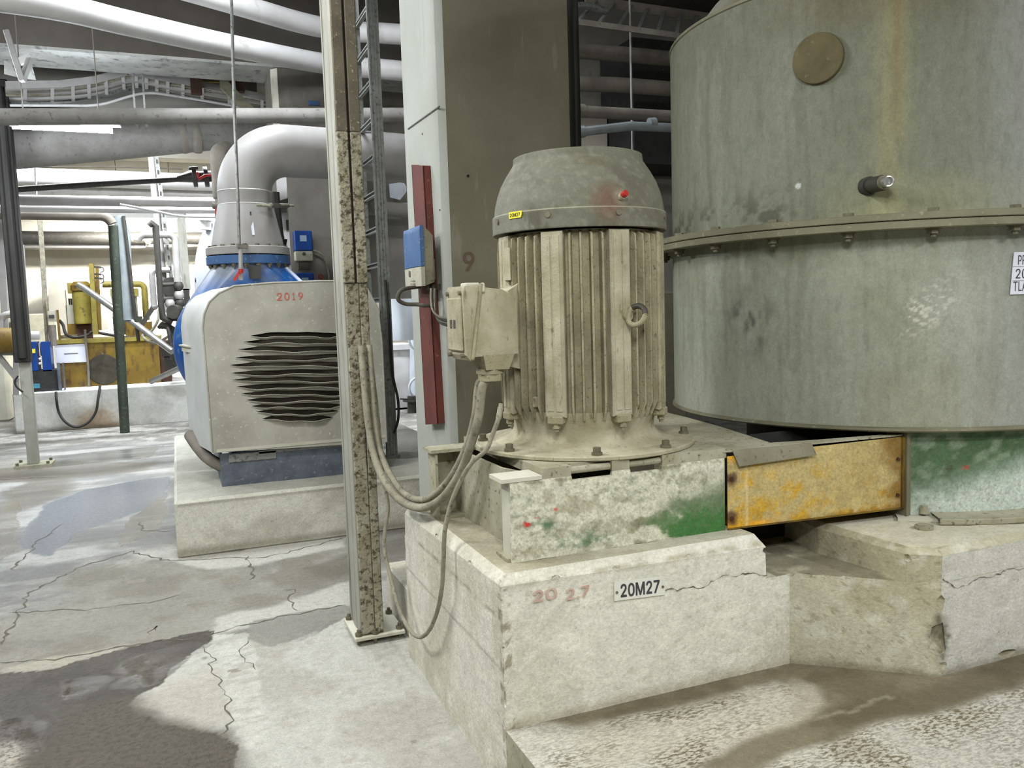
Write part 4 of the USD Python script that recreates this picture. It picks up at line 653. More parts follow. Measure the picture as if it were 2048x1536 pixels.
zb = PY(712, 566, 3.86)[2]
zc_ = 2.42
obj('cover_channel', J(bx(.732, .784, 3.842, 3.861, zb, zc_, .004), bx(.794, .845, 3.842, 3.861, zb, zc_, .004)), 'post_crust', po, 'crusted two-part cover channel ending halfway down')
obj('upper_cover', J(bx(.732, .784, 3.8425, 3.861, zc_, H, .004), bx(.794, .845, 3.8425, 3.861, zc_, H, .004)), 'post_brown', po, 'brown upper length of the cover channel')
obj('cover_gap', bx(.784, .794, 3.857, 3.8615, zb, H), 'dark_gap', po)
obj('lower_cover', J(bx(.738, .800, 3.848, 3.861, .05, zb-.004, .004), bx(.803, .843, 3.846, 3.861, .05, zb-.004, .004)), 'post_crust', po, 'flaking lower cover')
for a, b_ in ((PY(668, 220, 3.99), None),): pass

ld = thing('cable_ladder', 'tall galvanised cable ladder standing upright behind the steel post', 'cable ladder', (1.592, 6.9, PFZ))
yN, yFar = 6.64, 7.20; xL_ = 1.592
obj('rail', J(bx(xL_-.045, xL_+.045, yN-.006, yN+.006, PFZ, H), bx(xL_-.045, xL_-.033, yN-.016, yN+.02, PFZ, H), bx(xL_+.033, xL_+.045, yN-.016, yN+.02, PFZ, H), bx(xL_-.012, xL_-.004, yN-.012, yN, PFZ, H), bx(xL_+.012, xL_+.018, yN-.012, yN, PFZ, H)), 'galvanised', ld)
obj('rail', J(bx(xL_-.02, xL_+.02, yFar-.006, yFar+.006, PFZ, H), bx(xL_-.026, xL_-.018, yFar-.016, yFar+.016, PFZ, H)), 'galvanised', ld)
z0 = PX(757, 70, xL_)[2]; dz = (PX(757, 70, xL_)[2]-PX(762, 226, xL_)[2])/2
for k in range(-1, 11):
    z = z0-k*dz
    if .6 < z < H-.1: obj('rung', J(bar((xL_-.01, yN, z+.016), (xL_-.01, yFar, z+.016), .03, .010), bar((xL_-.01, yN, z-.016), (xL_-.01, yFar, z-.016), .03, .010), bar((xL_+.008, yN, z), (xL_+.008, yFar, z), .004, .03)), 'galvanised', ld)
obj('foot', bx(xL_-.06, xL_+.06, yN-.03, yN+.05, PFZ-.002, PFZ+.03), 'galvanised', ld)
obj('ladder_cable', tube([PY(770, 560, 6.6), PY(778, 640, 6.6), PY(784, 740, 6.6), PY(796, 800, 6.58), PY(796, 840, 6.58), PY(788, 866, 6.6)], .011, 8, 6), 'rubber_black', None, 'black cable running down beside the cable ladder rail', 'cable')

# ================================================================== TRANSMITTER ON RED CHANNEL
XR = 1.328
rc = thing('red_channel', 'rust-red steel channel fixed to the pale left face of the column', 'channel', PX(862, 848, XR))
a, b_, c_, d_ = PX(823, 330, XR), PX(846, 331, XR), PX(875, 848, XR), PX(851, 849, XR)
def slab4(q, off): q = np.array(q); return hull(np.vstack([q, q+np.asarray(off)]))
obj('face', slab4((a, b_, c_, d_), (.006, 0, 0)), 'red_lead', rc)
obj('flange', slab4((b_, b_+[0, .007, 0], c_+[0, .007, 0], c_), (cx0-XR+.002, 0, 0)), 'red_lead', rc); obj('flange', slab4((a, a-[0, .007, 0], d_-[0, .007, 0], d_), (cx0-XR+.002, 0, 0)), 'red_lead', rc)
tr = thing('flow_transmitter', 'blue and grey measuring transmitter box mounted on the red channel', 'transmitter', (1.27, 4.5, 1.7))
Yn = 4.36; q0, q1 = PY(838, 445, Yn), PY(840, 572, Yn); xb = q0[0]; zt, zb2 = PY(852, 452, Yn)[2], q1[2]; yfar = PX(808, 500, xb)[1]
zm = PY(838, 532, Yn)[2]
obj('housing', hull([(x, y, z) for y in (Yn, yfar) for x, z in ((xb+.018, zt), (xb+.018, zb2), (XR-.004, zb2+.02), (XR-.004, zt-.05), (XR-.03, zt-.02))]), 'box_dusty', tr)
obj('rear_housing', bx(xb+.06, XR+.01, Yn+.02, yfar-.02, zb2+.03, zb2+.15, .006), 'box_dusty', tr)
obj('blue_cover', hull([(x, y, z) for y, e in ((Yn-.002, 0), (yfar+.002, 0)) for x, z in ((xb+.022, zm), (xb+.022, zt+.006), (xb+.003, zt+.004), (xb, zt-.02), (xb, zm))]+[(xb-.014, (Yn+yfar)/2, z) for z in (zm, zt-.03)]), 'box_blue_dusty', tr, 'blue front cover')
obj('lower_cover', hull([(x, y, z) for y in (Yn-.002, yfar+.002) for x, z in ((xb+.022, zm-.003), (xb, zm-.003), (xb, zb2), (xb+.022, zb2))]+[(xb-.012, (Yn+yfar)/2, z) for z in (zm-.003, zb2)]), 'box_grey', tr, 'grey lower cover')
ymid = (Yn+yfar)/2
obj('emblem', lathe([(0, .003), (.017, .002), (.018, 0)], (xb-.0125, ymid+.02, (zm+zb2)/2+.02), 20, axis=(-1, 0, .0)), 'cable_dark', tr)
for k in range(2): obj('vent_line', bx(xb-.012, xb-.003, ymid-.07, ymid+.02, zb2+.014+k*.016, zb2+.019+k*.016), 'cable_dust', tr)
obj('side_plate', bx(xb+.055, XR-.01, Yn-.004, Yn, zb2+.03, zb2+.15), 'box_dusty', tr)
for k in range(3): obj('gland', cyl((xb+.05+.03*k, Yn+.05, zb2+.01), (xb+.05+.03*k, Yn+.05, zb2-.022), .012, 10), 'cable_dark', tr)
g0 = PY(820, 575, 4.42)
obj('signal_cable', tube([(xb+.02, ymid-.05, zb2), PY(808, 578, 4.42), PY(797, 588, 4.42), PY(797, 600, 4.42), PY(812, 608, 4.42), PY(835, 609, 4.4), PY(848, 611, 4.36), (XR+.0, 4.36, PY(848, 611, 4.36)[2])], .011, 10, 6), 'cable_dark', None, 'grey cable looping out of the bottom of the blue transmitter', 'cable')
for k, (oy, mt) in enumerate(((0, 'cable_dust'), (5, 'rubber_black'), (9, 'cable_dust'), (14, 'cable_dark'))):
    obj('control_wire', tube([PY(862+3*k, 577, 4.36), PY(862+3*k, 600, 4.34), PY(866+2*k, 622+oy*.4, 4.30), PY(880, 634+oy*.8, 4.2), PY(900, 638+oy, 4.0), PY(925, 638+oy, 3.7), D(945, 640+oy, 3.35)], .006, 8, 6), mt, None, ('topmost', 'second', 'third', 'lowest')[k]+' of four thin control wires running from the transmitter behind the terminal box', 'wire', 'control wires')

# ================================================================== MOTOR CABLES
def cab(name, label, pts, r, mt='cable_dust', n=12): return obj(name, tube(pts, r, n, 8), mt, None, label, 'cable')
g = gp-np.array([0, 0, .04])
cab('power_cable', 'thick dusty power cable from the terminal box, the front one of two', [g+[.012, -.005, 0], D(966, 770, 3.03), D(958, 830, 3.04), D(943, 885, 3.08), D(918, 950, 3.16), D(880, 1000, 3.28), D(840, 1016, 3.42), D(800, 1000, 3.56), D(768, 960, 3.67), D(748, 910, 3.74), D(737, 850, 3.78), D(728, 760, 3.81), D(722, 690, 3.83)], .0165)
cab('power_cable', 'thick dusty power cable from the terminal box, the rear one of two', [g+[-.012, .02, 0], D(957, 770, 3.07), D(950, 830, 3.10), D(934, 890, 3.16), D(905, 950, 3.26), D(868, 990, 3.36), D(838, 1000, 3.47), D(806, 985, 3.60), D(778, 945, 3.70), D(760, 900, 3.77), D(751, 850, 3.80), D(744, 760, 3.83), D(738, 690, 3.85)], .0145)
q = np.array([1.235, 2.80, 1.235])
obj('heater_plug', J(bx(1.21, 1.235, 2.79, 2.82, 1.225, 1.265, .004), cyl(D(1001, 815, 2.98), D(997, 838, 2.97), .010, 10)), 'motor_pale', mo)
cab('earth_cable', 'thin grey cable drooping from the motor to the floor and up to the post', [D(1002, 808, 2.98), D(997, 836, 2.96), D(984, 872, 2.96), D(972, 900, 2.96), D(944, 925, 2.98), D(922, 960, 3.0), D(903, 1005, 3.02), D(890, 1060, 3.04), D(887, 1120, 3.06), D(883, 1180, 3.1), D(872, 1230, 3.2), D(855, 1265, 3.3), D(837, 1274, 3.4), D(818, 1258, 3.5), D(797, 1215, 3.62), D(780, 1150, 3.70), D(769, 1100, 3.75), D(770, 1060, 3.76), D(776, 1020, 3.77), D(772, 985, 3.79), D(765, 950, 3.80), D(761, 890, 3.83), D(752, 800, 3.86), D(744, 735, 3.87)], .0085, n=10)
cab('post_cable', 'thin cable lying along the right edge of the steel post', [D(742, 730, 3.84), D(741, 760, 3.86), D(752, 800, 3.92), D(756, 850, 3.92), D(757, 930, 3.93)], .007, 'cable_dark', 8)

# ================================================================== PUMP WITH GUARD HOOD
HY = 6.12
def Q(px, py, y=HY): p = PY(px, py, y); return (p[0], p[2])
out = [Q(*p) for p in ((425, 906), (417, 800), (409, 700), (405, 655), (408, 628), (418, 604), (437, 586), (468, 572), (540, 566), (640, 562), (702, 562), (735, 578), (756, 618), (764, 685), (773, 884))]
hd = thing('guard_hood', 'dusty grey louvred guard hood with red number 2019 in front of the blue pump', 'guard hood', (.8, 6.6, PFZ))
tips = [(500, 671), (486, 684), (475, 699), (469, 716), (458, 730), (461, 746), (464, 760), (472, 773), (482, 787), (491, 800), (502, 812), (512, 824), (524, 837)]
slots, lips = [], []
for k, (x, y) in enumerate(tips):
    l = Q(x, y); r = Q(1190-x, y-.06*(1190-2*x)*.2); W = r[0]-l[0]; s = np.linspace(0, 1, 26); hh = .036
    env = np.minimum(1, np.minimum(s, 1-s)*6)
    rr = np.random.default_rng(100+k); wav = .006*np.sin(s*7+rr.uniform(0, 6))+.004*np.sin(s*17+rr.uniform(0, 6))
    zc = l[1]+(r[1]-l[1])*s; up_e = zc+env*hh*.5+wav*env*.5; dn_e = zc-env*(hh*.5)+wav*env
    slots.append(Polygon(list(zip(l[0]+W*s, up_e))+list(zip((l[0]+W*s)[::-1], dn_e[::-1]))).buffer(0))
    # lip: curls outwards along the lower edge of each slot
    X = l[0]+W*s; e1 = np.c_[X, np.full(26, HY), dn_e-.014]; e2 = np.c_[X, HY-.034*env-.001, dn_e+.002*env]; e3 = np.c_[X, HY-.032*env+.001, dn_e+.005*env]; e4 = np.c_[X, np.full(26, HY+.003), dn_e-.008]
    rows = np.stack([e1, e2, e3, e4], 0); n = 26; i, j = np.meshgrid(np.arange(3), np.arange(n-1), indexing='ij'); a = (i*n+j).ravel()
    lips.append(trimesh.Trimesh(rows.reshape(-1, 3), np.vstack([np.c_[a, a+1, a+n+1], np.c_[a, a+n+1, a+n]]), process=False))
face = Polygon(out).difference(shapely.union_all(slots))
obj('front_plate', prism(face, (0, HY+.003, 0), (1, 0, 0), (0, 0, 1), .003), 'hood_grey', hd, 'front sheet with wavy louvre slots', smooth=False)
for m_ in lips: obj('louvre', m_, 'hood_grey', hd)
op = shapely.union_all(slots).convex_hull; obj('wire_mesh', prism(op.buffer(.02), (0, HY+.05, 0), (1, 0, 0), (0, 0, 1), .004), 'mesh_wire', hd)
cen = np.array([.80, 1.1])
def strip(f3, b3, t=.004):
    f3, b3 = np.asarray(f3, float), np.asarray(b3, float); n = len(f3); cc = (f3.mean(0)+b3.mean(0))/2; inn = []
    for P_ in (f3, b3): d = cc-P_; d[:, 1] = 0; inn.append(P_+d/np.linalg.norm(d, axis=1, keepdims=True)*t)
    v = np.vstack([f3, b3, inn[0], inn[1]]); i = np.arange(n-1); F_ = []
    for a, b2 in ((0, 1), (3, 2), (2, 0), (1, 3)): F_ += [np.c_[a*n+i, a*n+i+1, b2*n+i+1], np.c_[a*n+i, b2*n+i+1, b2*n+i]]
    return trimesh.Trimesh(v, np.vstack(F_), process=False)
f3 = np.array([(x, HY, z) for x, z in out]); b3 = f3.copy(); b3[:, 1] = 6.86
for k in range(len(out)): b3[k, 0] += -.135*sst(.9, .25, np.array([f3[k, 0]]))[0]+.05*(f3[k, 0] > 1.2); b3[k, 2] += 0.0
md = f3*.72+b3*.28; md[:, 1] = 6.45
obj('side_sheet', strip(f3, b3), 'hood_side', hd, 'smooth side and top sheet', smooth=40)
obj('edge_bead', tube(f3, .007, 8), 'hood_grey', hd)
z = out[0][1]; obj('bottom_strip', bx(out[0][0]+.03, out[-1][0], HY-.004, HY+.0, z+.0, z+.022), 'plate_pale', hd)
q = PY(373, 698, 6.9); obj('latch', J(bar(PY(367, 696, 6.75), PY(390, 700, 6.55), .03, .045), bar(PY(364, 690, 6.76), PY(388, 694, 6.56), .05, .01)), 'plate_pale', hd, 'small pale latch on the side sheet')
n0 = PY(552, 601, HY-.0015); obj('stencil_number', J(text('2', n0, (1, 0, .0), (0, 0, 1), .052, .001, .036), text('0', n0+[.054, 0, .001], (1, 0, 0), (0, 0, 1), .052, .001, .036), text('1', n0+[.112, 0, .002], (1, 0, 0), (0, 0, 1), .050, .001, .018), text('9', n0+[.150, 0, .003], (1, 0, 0), (0, 0, 1), .050, .001, .034)), 'stencil_red', hd, 'red stencilled number 2019')
gb = thing('pump_base_frame', 'blue-grey galvanised base frame under the guard hood', 'base frame', (.8, 6.5, PFZ))
obj('front_sheet', bx(.235, 1.40, 6.17, 6.185, PFZ, .622), 'galvanised_blue', gb); obj('side_sheet', bx(.235, .25, 6.185, 7.6, PFZ, .622), 'galvanised_blue', gb)
obj('folded_flap', bx(.29, .62, 6.160, 6.171, .555, .615, .002), 'galvanised', gb, 'lighter folded flap'); obj('rear_sheet', bx(1.385, 1.40, 6.185, 7.6, PFZ, .622), 'galvanised_blue', gb)
obj('cross_bar', bx(.5, 1.40, 6.160, 6.171, .60, .622), 'galvanised', gb)
obj('corrugated_hose', tube(np.array([PY(380, 870, 6.75), PY(395, 892, 6.6), PY(415, 915, 6.45), PY(440, 930, 6.32), PY(460, 935, 6.25)]), .045, 12, 14), 'pipe_dusty', None, 'grey corrugated hose curling under the guard hood', 'hose')
PYY = 7.15
pu = thing('pump', 'big blue centrifugal pump casing behind the guard hood', 'pump', (.62, PYY, PFZ))
fx, fz = PY(497, 512, PYY)[0], PY(497, 512, PYY)[2]
body = [np.c_[[(.63+.66*math.cos(t)*s, PYY+dy, 1.36+.60*math.sin(t)*s) for t in np.linspace(0, 2*np.pi, 56)[:-1]]] for dy, s in ((-.24, .84), (-.18, .93), (-.09, .99), (.0, 1.), (.10, .99), (.22, .92), (.30, .8))]
neck = [np.array([(fx+.255*math.cos(t), PYY+.255*math.sin(t), zz) for t in np.linspace(0, 2*np.pi, 41)[:-1]]) for zz in (fz-.04, fz-.10)]
cg = subdiv(hull(np.vstack(body+neck)), .035); V = cg.vertices; N_ = cg.vertex_normals; n1, n2 = fbm(V, 4, 5, 121), fbm(V, 18, 5, 122)
C = np.tile(lin(16, 82, 152), (len(V), 1)); C = mixc(C, (10, 66, 132), sst(.45, .6, n1)*.6); C = mixc(C, (146, 148, 142), sst(1.72, 2.02, V[:, 2]+.45*(n1-.5)-.45*(V[:, 0]-.45))*.7); C = mixc(C, (120, 140, 160), sst(.6, .72, n2)*.4)
paintmat('casing_paint', rough=.38, bump=.08, bd=.003, bs=30, fine=.08, fs=60, spec=.5)
obj('casing', cg, 'casing_paint', pu, 'blue volute casing greyed with dust round its neck', paint=C)
obj('pedestal', J(bx(.35, .95, 6.9, 7.4, PFZ, .95)), 'pump_blue', pu)
obj('casing_flange', lathe([(.2, fz-.075), (.325, fz-.075), (.33, fz-.07), (.33, fz-.012), (.325, fz-.008), (.2, fz-.008)], (fx, PYY, 0), 48), 'box_blue_dusty', pu)
obj('name_plate', bx(fx-.03, fx+.06, PYY-.32, PYY-.30, fz-.20, fz-.10), 'pipe_dark', pu)
dp = thing('discharge_pipe', 'large grey discharge pipe with a reducer and elbow rising from the blue pump', 'pipe', (fx, PYY, fz))
obj('pipe_flange', lathe([(.2, fz), (.326, fz), (.33, fz+.006), (.33, fz+.058), (.322, fz+.064), (.2, fz+.066)], (fx, PYY, 0), 48), 'pipe_mid', dp)
zr1 = PY(495, 412, PYY)[2]; zr2 = PY(495, 390, PYY)[2]; rp = .213
obj('reducer', lathe([(.285, fz+.062), (.282, fz+.10), (rp+.004, zr1), (rp, zr1+.004)], (fx, PYY, 0), 48), 'pipe_mid', dp, 'conical reducer')
zc = (PY(610, 258, PYY)[2]+PY(610, 346, PYY)[2])/2; e2 = PY(800, 316, PYY+.25)
el = path((fx, PYY, zr1), (fx, PYY, zc), (e2[0], PYY+.25, e2[2]), (e2[0]+1.2, PYY+.5, e2[2]-.1), rad=(.36, .3), n=18)
obj('elbow', tube(el, rp, 32, caps=False), 'pipe_mid', dp, 'smooth grey elbow')
for zz in (zr1, zr2+.02): obj('weld_seam', lathe([(rp, zz-.006), (rp+.006, zz), (rp, zz+.006)], (fx, PYY, 0), 40), 'pipe_white', dp)
for k in range(20):
    a = 2*math.pi*(k+.5)/20; q = np.array([fx+.298*math.cos(a), PYY+.298*math.sin(a), 0])
    obj('flange_bolt', J(cyl(q+[0, 0, fz-.09], q+[0, 0, fz+.07], .010, 8), hexbolt(q+[0, 0, fz+.064], (0, 0, 1), .018, .014), hexbolt(q+[0, 0, fz-.074], (0, 0, -1), .020, .020), hexbolt(q+[0, 0, fz-.094], (0, 0, -1), .011, .014, 8)), 'bolt_steel', dp)
lab = PY(502, 447, PYY-.25); sp = obj('flow_label', bar(PY(501, 420, PYY-.222), PY(507, 470, PYY-.272), .020, .004, up=(0, 1, 0)), 'sign_white', dp, 'narrow white pipe label with an up arrow')
aq = PY(501, 426, PYY-.236); obj('arrow', prism([(-.003, -.022), (.003, -.022), (.003, .0), (.008, .0), (0, .014), (-.008, 0), (-.003, 0)], aq, (1, 0, 0), (0, 0, 1), .002), 'ink_black', sp)
# hanging rod with clamp and red handle in front of the pipe
rd = thing('hanging_rod', 'long thin steel rod hanging in front of the discharge pipe', 'rod', PY(480, 570, 6.72))
obj('rod', tube([PY(462, -30, 6.72), PY(468, 200, 6.72), PY(476, 400, 6.72), PY(479, 500, 6.72)], .012, 8), 'galvanised', rd); obj('lower_rod', tube([PY(481, 490, 6.72), PY(482, 560, 6.72)], .016, 8), 'pipe_grey', rd)
obj('clamp', bar(PY(474, 491, 6.70), PY(495, 494, 6.72), .04, .03), 'pipe_dusty', rd); obj('red_handle', J(bar(PY(482, 540, 6.69), PY(468, 561, 6.69), .022, .022), cyl(PY(482, 538, 6.68), PY(482, 546, 6.68), .018, 10)), 'cap_red', rd, 'small red handle')

# ================================================================== OVERHEAD PIPES
def pipe(label, pts, r, mt, n=16, rad=None, name='pipe', cat='pipe', sm=0, extra=None, ext=None):
    pts = [np.asarray(p, float) for p in pts]
    for e, sgn, lim in ((0, -1, -6.99), (-1, 1, 8.99)):
        if ext and ext[0 if e == 0 else 1]:
            a_, b_ = (pts[1], pts[0]) if e == 0 else (pts[-2], pts[-1]); d_ = b_-a_; t_ = (lim-b_[0])/d_[0]; pts[e] = b_+d_*t_*np.array([1, 1, .0])
    P_ = path(*pts, rad=rad) if rad and len(pts) > 2 else np.array(pts)
    m = tube(P_, r, n, sm)
    if extra is not None: m = J(m, extra)
    return obj(name, m, mt, None, label, cat)
pipe('lower of the two big white pipes crossing under the ceiling at upper left', [D(-260, -40, 5.2)*3.2-D(90, 9, 5.95)*2.2, D(-260, -40, 5.2), D(90, 9, 5.95), D(250, 45, 6.5), D(420, 83, 7.25), D(600, 119, 8.1), D(690, 133, 8.4), D(760, 138, 8.4), D(1000, 160, 8.4)], .098, 'pipe_white', 24, sm=8)
pipe('upper of the two big white pipes crossing under the ceiling at upper left', [D(100, -100, 6.0)*3.5-D(330, -34, 6.9)*2.5, D(100, -100, 6.0), D(330, -34, 6.9), D(460, 4, 7.4), D(600, 45, 8.0), D(690, 62, 8.25), D(760, 66, 8.25), D(1000, 82, 8.25)], .098, 'pipe_white', 24, sm=8)
pipe('dusty grey pipe running level across the left half above the pump', [PY(-250, 236, 8.0), PY(0, 234, 8.0), PY(640, 231, 8.0), PY(1000, 229, 8.0)], .068, 'pipe_dirty', 20, ext=(1,0))
pipe('thick dark dusty duct behind the bright lamp', [PY(-250, 316, 10.85), PY(30, 298, 10.85), PY(250, 284, 10.85), PY(470, 268, 10.85), PY(560, 262, 10.85)], np.array([.235, .22, .195, .165, .155]), 'pipe_dirty', 24, name='duct', cat='duct')
for k, x in enumerate((368, 395)): obj('duct_strap', lathe([(.176, -.05), (.186, -.02), (.186, .02), (.174, .05)], PY(x, 275.5, 10.85), 24, axis=(1, 0, -.03)), 'duct_chalk', None, ('left', 'right')[k]+' one of two chalky collars round the thick dark duct', 'collar', 'duct collars')
pipe('dark thin pipe leading to the ball valve with a red handle', [PY(-100, 387, 11.5), PY(30, 379, 11.5), PY(180, 369, 11.5), PY(360, 358, 11.5)], .036, 'pipe_dark', 12, ext=(1,0))
v = thing('ball_valve', 'ball valve with a red lever at the end of the dark thin pipe', 'valve', PY(395, 358, 11.5))
obj('taper', cyl(PY(355, 358, 11.5), PY(388, 352, 11.5), .04, 14, .085), 'pipe_dark', v)
for x in (389, 412): obj('flange', cyl(PY(x-4, 354, 11.5), PY(x+4, 353.5, 11.5), .13, 18), 'pipe_dark', v)
obj('valve_body', cyl(PY(388, 354, 11.5), PY(440, 352, 11.5), .07, 14), 'pipe_dark', v); obj('lever', tube([PY(394, 345, 11.35), PY(398, 358, 11.35), PY(410, 351, 11.35), PY(428, 350, 11.35)], .018, 8), 'red_paint', v, 'red lever'); obj('bolt', cyl(PY(378, 337, 11.4), PY(396, 336, 11.4), .02, 8), 'pipe_dark', v)
pipe('short upright dark pipe bend standing left of the big elbow', [PY(452, 440, 8.6)*[1, 1, 0]+[0, 0, PFZ], PY(450, 440, 8.6), PY(442, 395, 8.6), PY(440, 360, 8.6), PY(436, 318, 8.6), PY(438, 304, 8.65), PY(450, 297, 8.8)], .075, 'pipe_dusty', 16, sm=6)
pipe('fat bright white pipe at the far left behind the dark post', [PY(-120, 348, 14.6), PY(28, 352, 14.6), PY(440, 366, 14.6)], .135, 'pipe_white', 20, ext=(1,0))
pipe('greenish white pipe below the fat bright pipe', [PY(-60, 386, 14.8), PY(440, 386, 14.8)], .07, 'pipe_white', 16, ext=(1,0))
pipe('grey pipe crossing level at the height of the reducer, upper of two', [PY(-60, 403, 11.8), PY(440, 405, 11.8)], .065, 'pipe_grey', 16, ext=(1,0))
pipe('grey pipe crossing level at the height of the reducer, lower of two', [PY(60, 421, 12.0), PY(440, 421, 12.0)], .045, 'pipe_white', 14, ext=(1,0))
va = thing('small_valve', 'small tap with a dark red handle left of the reducer', 'valve', PY(432, 420, 7.5)); obj('tap_body', J(cyl(PY(424, 411, 7.5), PY(452, 411, 7.5), .028, 12), cyl(PY(432, 405, 7.5), PY(432, 418, 7.5), .022, 10)), 'pipe_dusty', va); obj('handle', bar(PY(432, 416, 7.48), PY(433, 450, 7.48), .022, .018), 'red_paint', va, 'dark red handle')
gp_ = thing('bent_pipe', 'dark green upright pipe bending into a level dusty brown run at the top', 'pipe', PY(250, 866, 12.8))
bp = path(PY(-80, 428, 12.8), PY(225, 432, 12.8), PY(250, 866, 12.8), rad=.16, n=10)
obj('level_run', tube(bp[:9], .066, 18), 'pipe_dusty', gp_, 'dusty brown level run'); obj('upright', tube(bp[9:], .064, 18), 'pipe_green', gp_)
pipe('wide pale grey upright pipe just right of the green bent pipe', [PY(236, 432, 13.3), PY(248, 470, 13.3), PY(256, 640, 13.3)], .085, 'pipe_bluish', 18)
pipe('thin dark slanted rod right of the pale grey upright pipe', [PY(247, 432, 13.2), PY(262, 560, 13.2), PY(277, 682, 13.2)], .026, 'pipe_dark', 10)
pipe('pale upright pipe carrying the level pipes, left of the ball valve', [PY(303, 300, 13.9), PY(315, 440, 13.9), PY(332, 625, 13.9)], .06, 'pipe_grey', 14)
stp = thing('slotted_strut', 'slotted steel strut slanting beside the pale upright pipe', 'strut', PY(345, 570, 13.8)); obj('strut', bar(PY(311, 300, 13.8), PY(346, 585, 13.8), .06, .03, up=(0, 1, 0)), 'galvanised', stp)
for k in range(12): s = .08+k*.075; q = PY(311+35*s, 300+285*s, 13.78); obj('slot', bx(q[0]-.012, q[0]+.012, q[1]-.004, q[1]+.004, q[2]-.03, q[2]+.03), 'pipe_dark', stp)
# hangers, conduits
for k, (x, y0, y1, Y) in enumerate(((70, 322, 420, 12.5), (462, 180, 230, 10.2))): pipe(('thin bright hanger rod at far left below the thick dark duct', 'thin hanger rod under the cable tray near the pump')[k], [PY(x, y0, Y)*[1, 1, 0]+[0, 0, H], PY(x, y0, Y), PY(x+4, y1, Y)], .012, 'pipe_white', 8, name='hanger_rod', cat='rod')
obj('wall_line', tube([PY(70, 333, 15.2), PY(240, 334, 15.2), PY(365, 338, 15.2)], .012, 8), 'pipe_dusty', None, 'thin conduit along the far pale beam', 'conduit')
obj('sagging_cable', tube([PY(240, 409, 11.6), PY(300, 420, 11.6), PY(360, 432, 11.6), PY(432, 434, 11.6)], .016, 8, 6), 'pipe_white', None, 'pale cable sagging below the level grey pipes', 'cable')
# far-wall pipes
pipe('thick dirty lagged pipe along the far wall', [PY(-400, 472, 17.3), PY(440, 477, 17.3)], .115, 'pipe_dark', 18, ext=(1,0))
pipe('thin white pipe under the lagged pipe on the far wall', [PY(-60, 490, 17.4), PY(290, 489, 17.4), PY(296, 482, 17.2)], .06, 'pipe_grey', 12, ext=(1,0))
pipe('thinnest conduit low on the far wall pipes', [PY(-40, 499, 17.6), PY(230, 496, 17.6)], .018, 'pipe_grey', 8, ext=(1,0))
obj('flat_grey_shape', prism([(0, 0), (.60, .26), (.85, -.1), (.95, -.9), (-.05, -1.0)], PY(97, 566, 17.6), (1, 0, 0), (0, 0, 1), .05), 'wall_grey', None, 'flat grey shape in front of the far wall', 'board')  # flat grey shape close to the wall colour
obj('wall_box', bx(-2.75, -2.05, 17.4, 17.9, 0, 1.75, .02), 'box_grey', None, 'pale box by the far wall behind the dark post', 'box')
# ================================================================== CABLE TRAY, BRACKETS UNDER THE BEAM
ct = thing('cable_tray', 'long cable tray with a hump, full of cables, hanging under the beam', 'cable tray', PY(260, 180, 10.3))
nr = [(12, 170), (120, 168), (188, 160), (255, 143), (300, 150), (345, 158), (420, 172), (545, 198)]; fr_ = [(12, 204), (120, 202), (190, 194), (258, 176), (300, 178), (345, 190), (420, 202), (545, 222)]
An = [PY(x, y, 10.1) for x, y in nr]; Bn = [PY(x, y, 10.55) for x, y in fr_]
obj('near_rail', J(*[bar(An[k], An[k+1], .012, .075) for k in range(7)]), 'pipe_grey', ct); obj('far_rail', J(*[bar(Bn[k], Bn[k+1], .012, .06) for k in range(7)]), 'galvanised', ct)
Ai, Bi = spline(An, 6), spline(Bn, 6)
for k in range(2, 42, 3): obj('rung', bar(Ai[k], Bi[k], .035, .02), 'pipe_white', ct)
for k in range(9): s = .12+.095*k; obj('tray_cable', tube(np.array([a*(1-s)+b_*s+[0, 0, .035+.02*math.sin(3*k+i*.5)] for i, (a, b_) in enumerate(zip(An, Bn))]), .020+.008*(k % 3), 8, 4), ('cable_dust', 'pipe_dusty', 'pipe_grey')[k % 3], ct)
obj('loose_cable', tube([PY(20, 211, 10.2), PY(120, 211, 10.2), PY(200, 209, 10.2), PY(285, 187, 10.2), PY(350, 192, 10.2), PY(480, 214, 10.2), PY(560, 230, 10.2)], .014, 8, 6), 'pipe_white', None, 'pale loose cable drooping below the humped cable tray', 'cable')
for k, x in enumerate((264, 284)): q = PY(x, 140, 9.84); obj('tray_hanger', J(bar(q*[1, 1, 0]+[0, 0, 4.22], q+[0, 0, -.5], .035, .02), bar(q+[0, 0, -.5], q+[0, .5, -.5], .035, .02)), 'galvanised', None, ('left', 'right')[k]+' one of two flat steel hangers holding the top of the tray hump', 'hanger', 'tray hangers')
rb = thing('rusty_bracket', 'rust-brown steel bracket bolted under the beam', 'bracket', PY(435, 160, 9.95)); y0 = 9.92
def bxp(x0, y0_, x1, y1_, Y, d): a, b_ = PY(x0, y0_, Y), PY(x1, y1_, Y); return bx(a[0], b_[0], Y, Y+d, b_[2], a[2])
obj('top_beam', bxp(376, 134, 494, 146, y0, .2), 'rust_brown', rb); obj('post', bxp(380, 146, 405, 186, y0, .12), 'rust_brown', rb); obj('post', bxp(472, 146, 490, 182, y0, .12), 'rust_brown', rb); obj('cross_bar', bxp(403, 155, 474, 161, y0+.02, .06), 'rust_brown', rb); obj('yellow_strip', bxp(405, 161, 474, 168, y0+.10, .02), 'yellow_paint', rb)
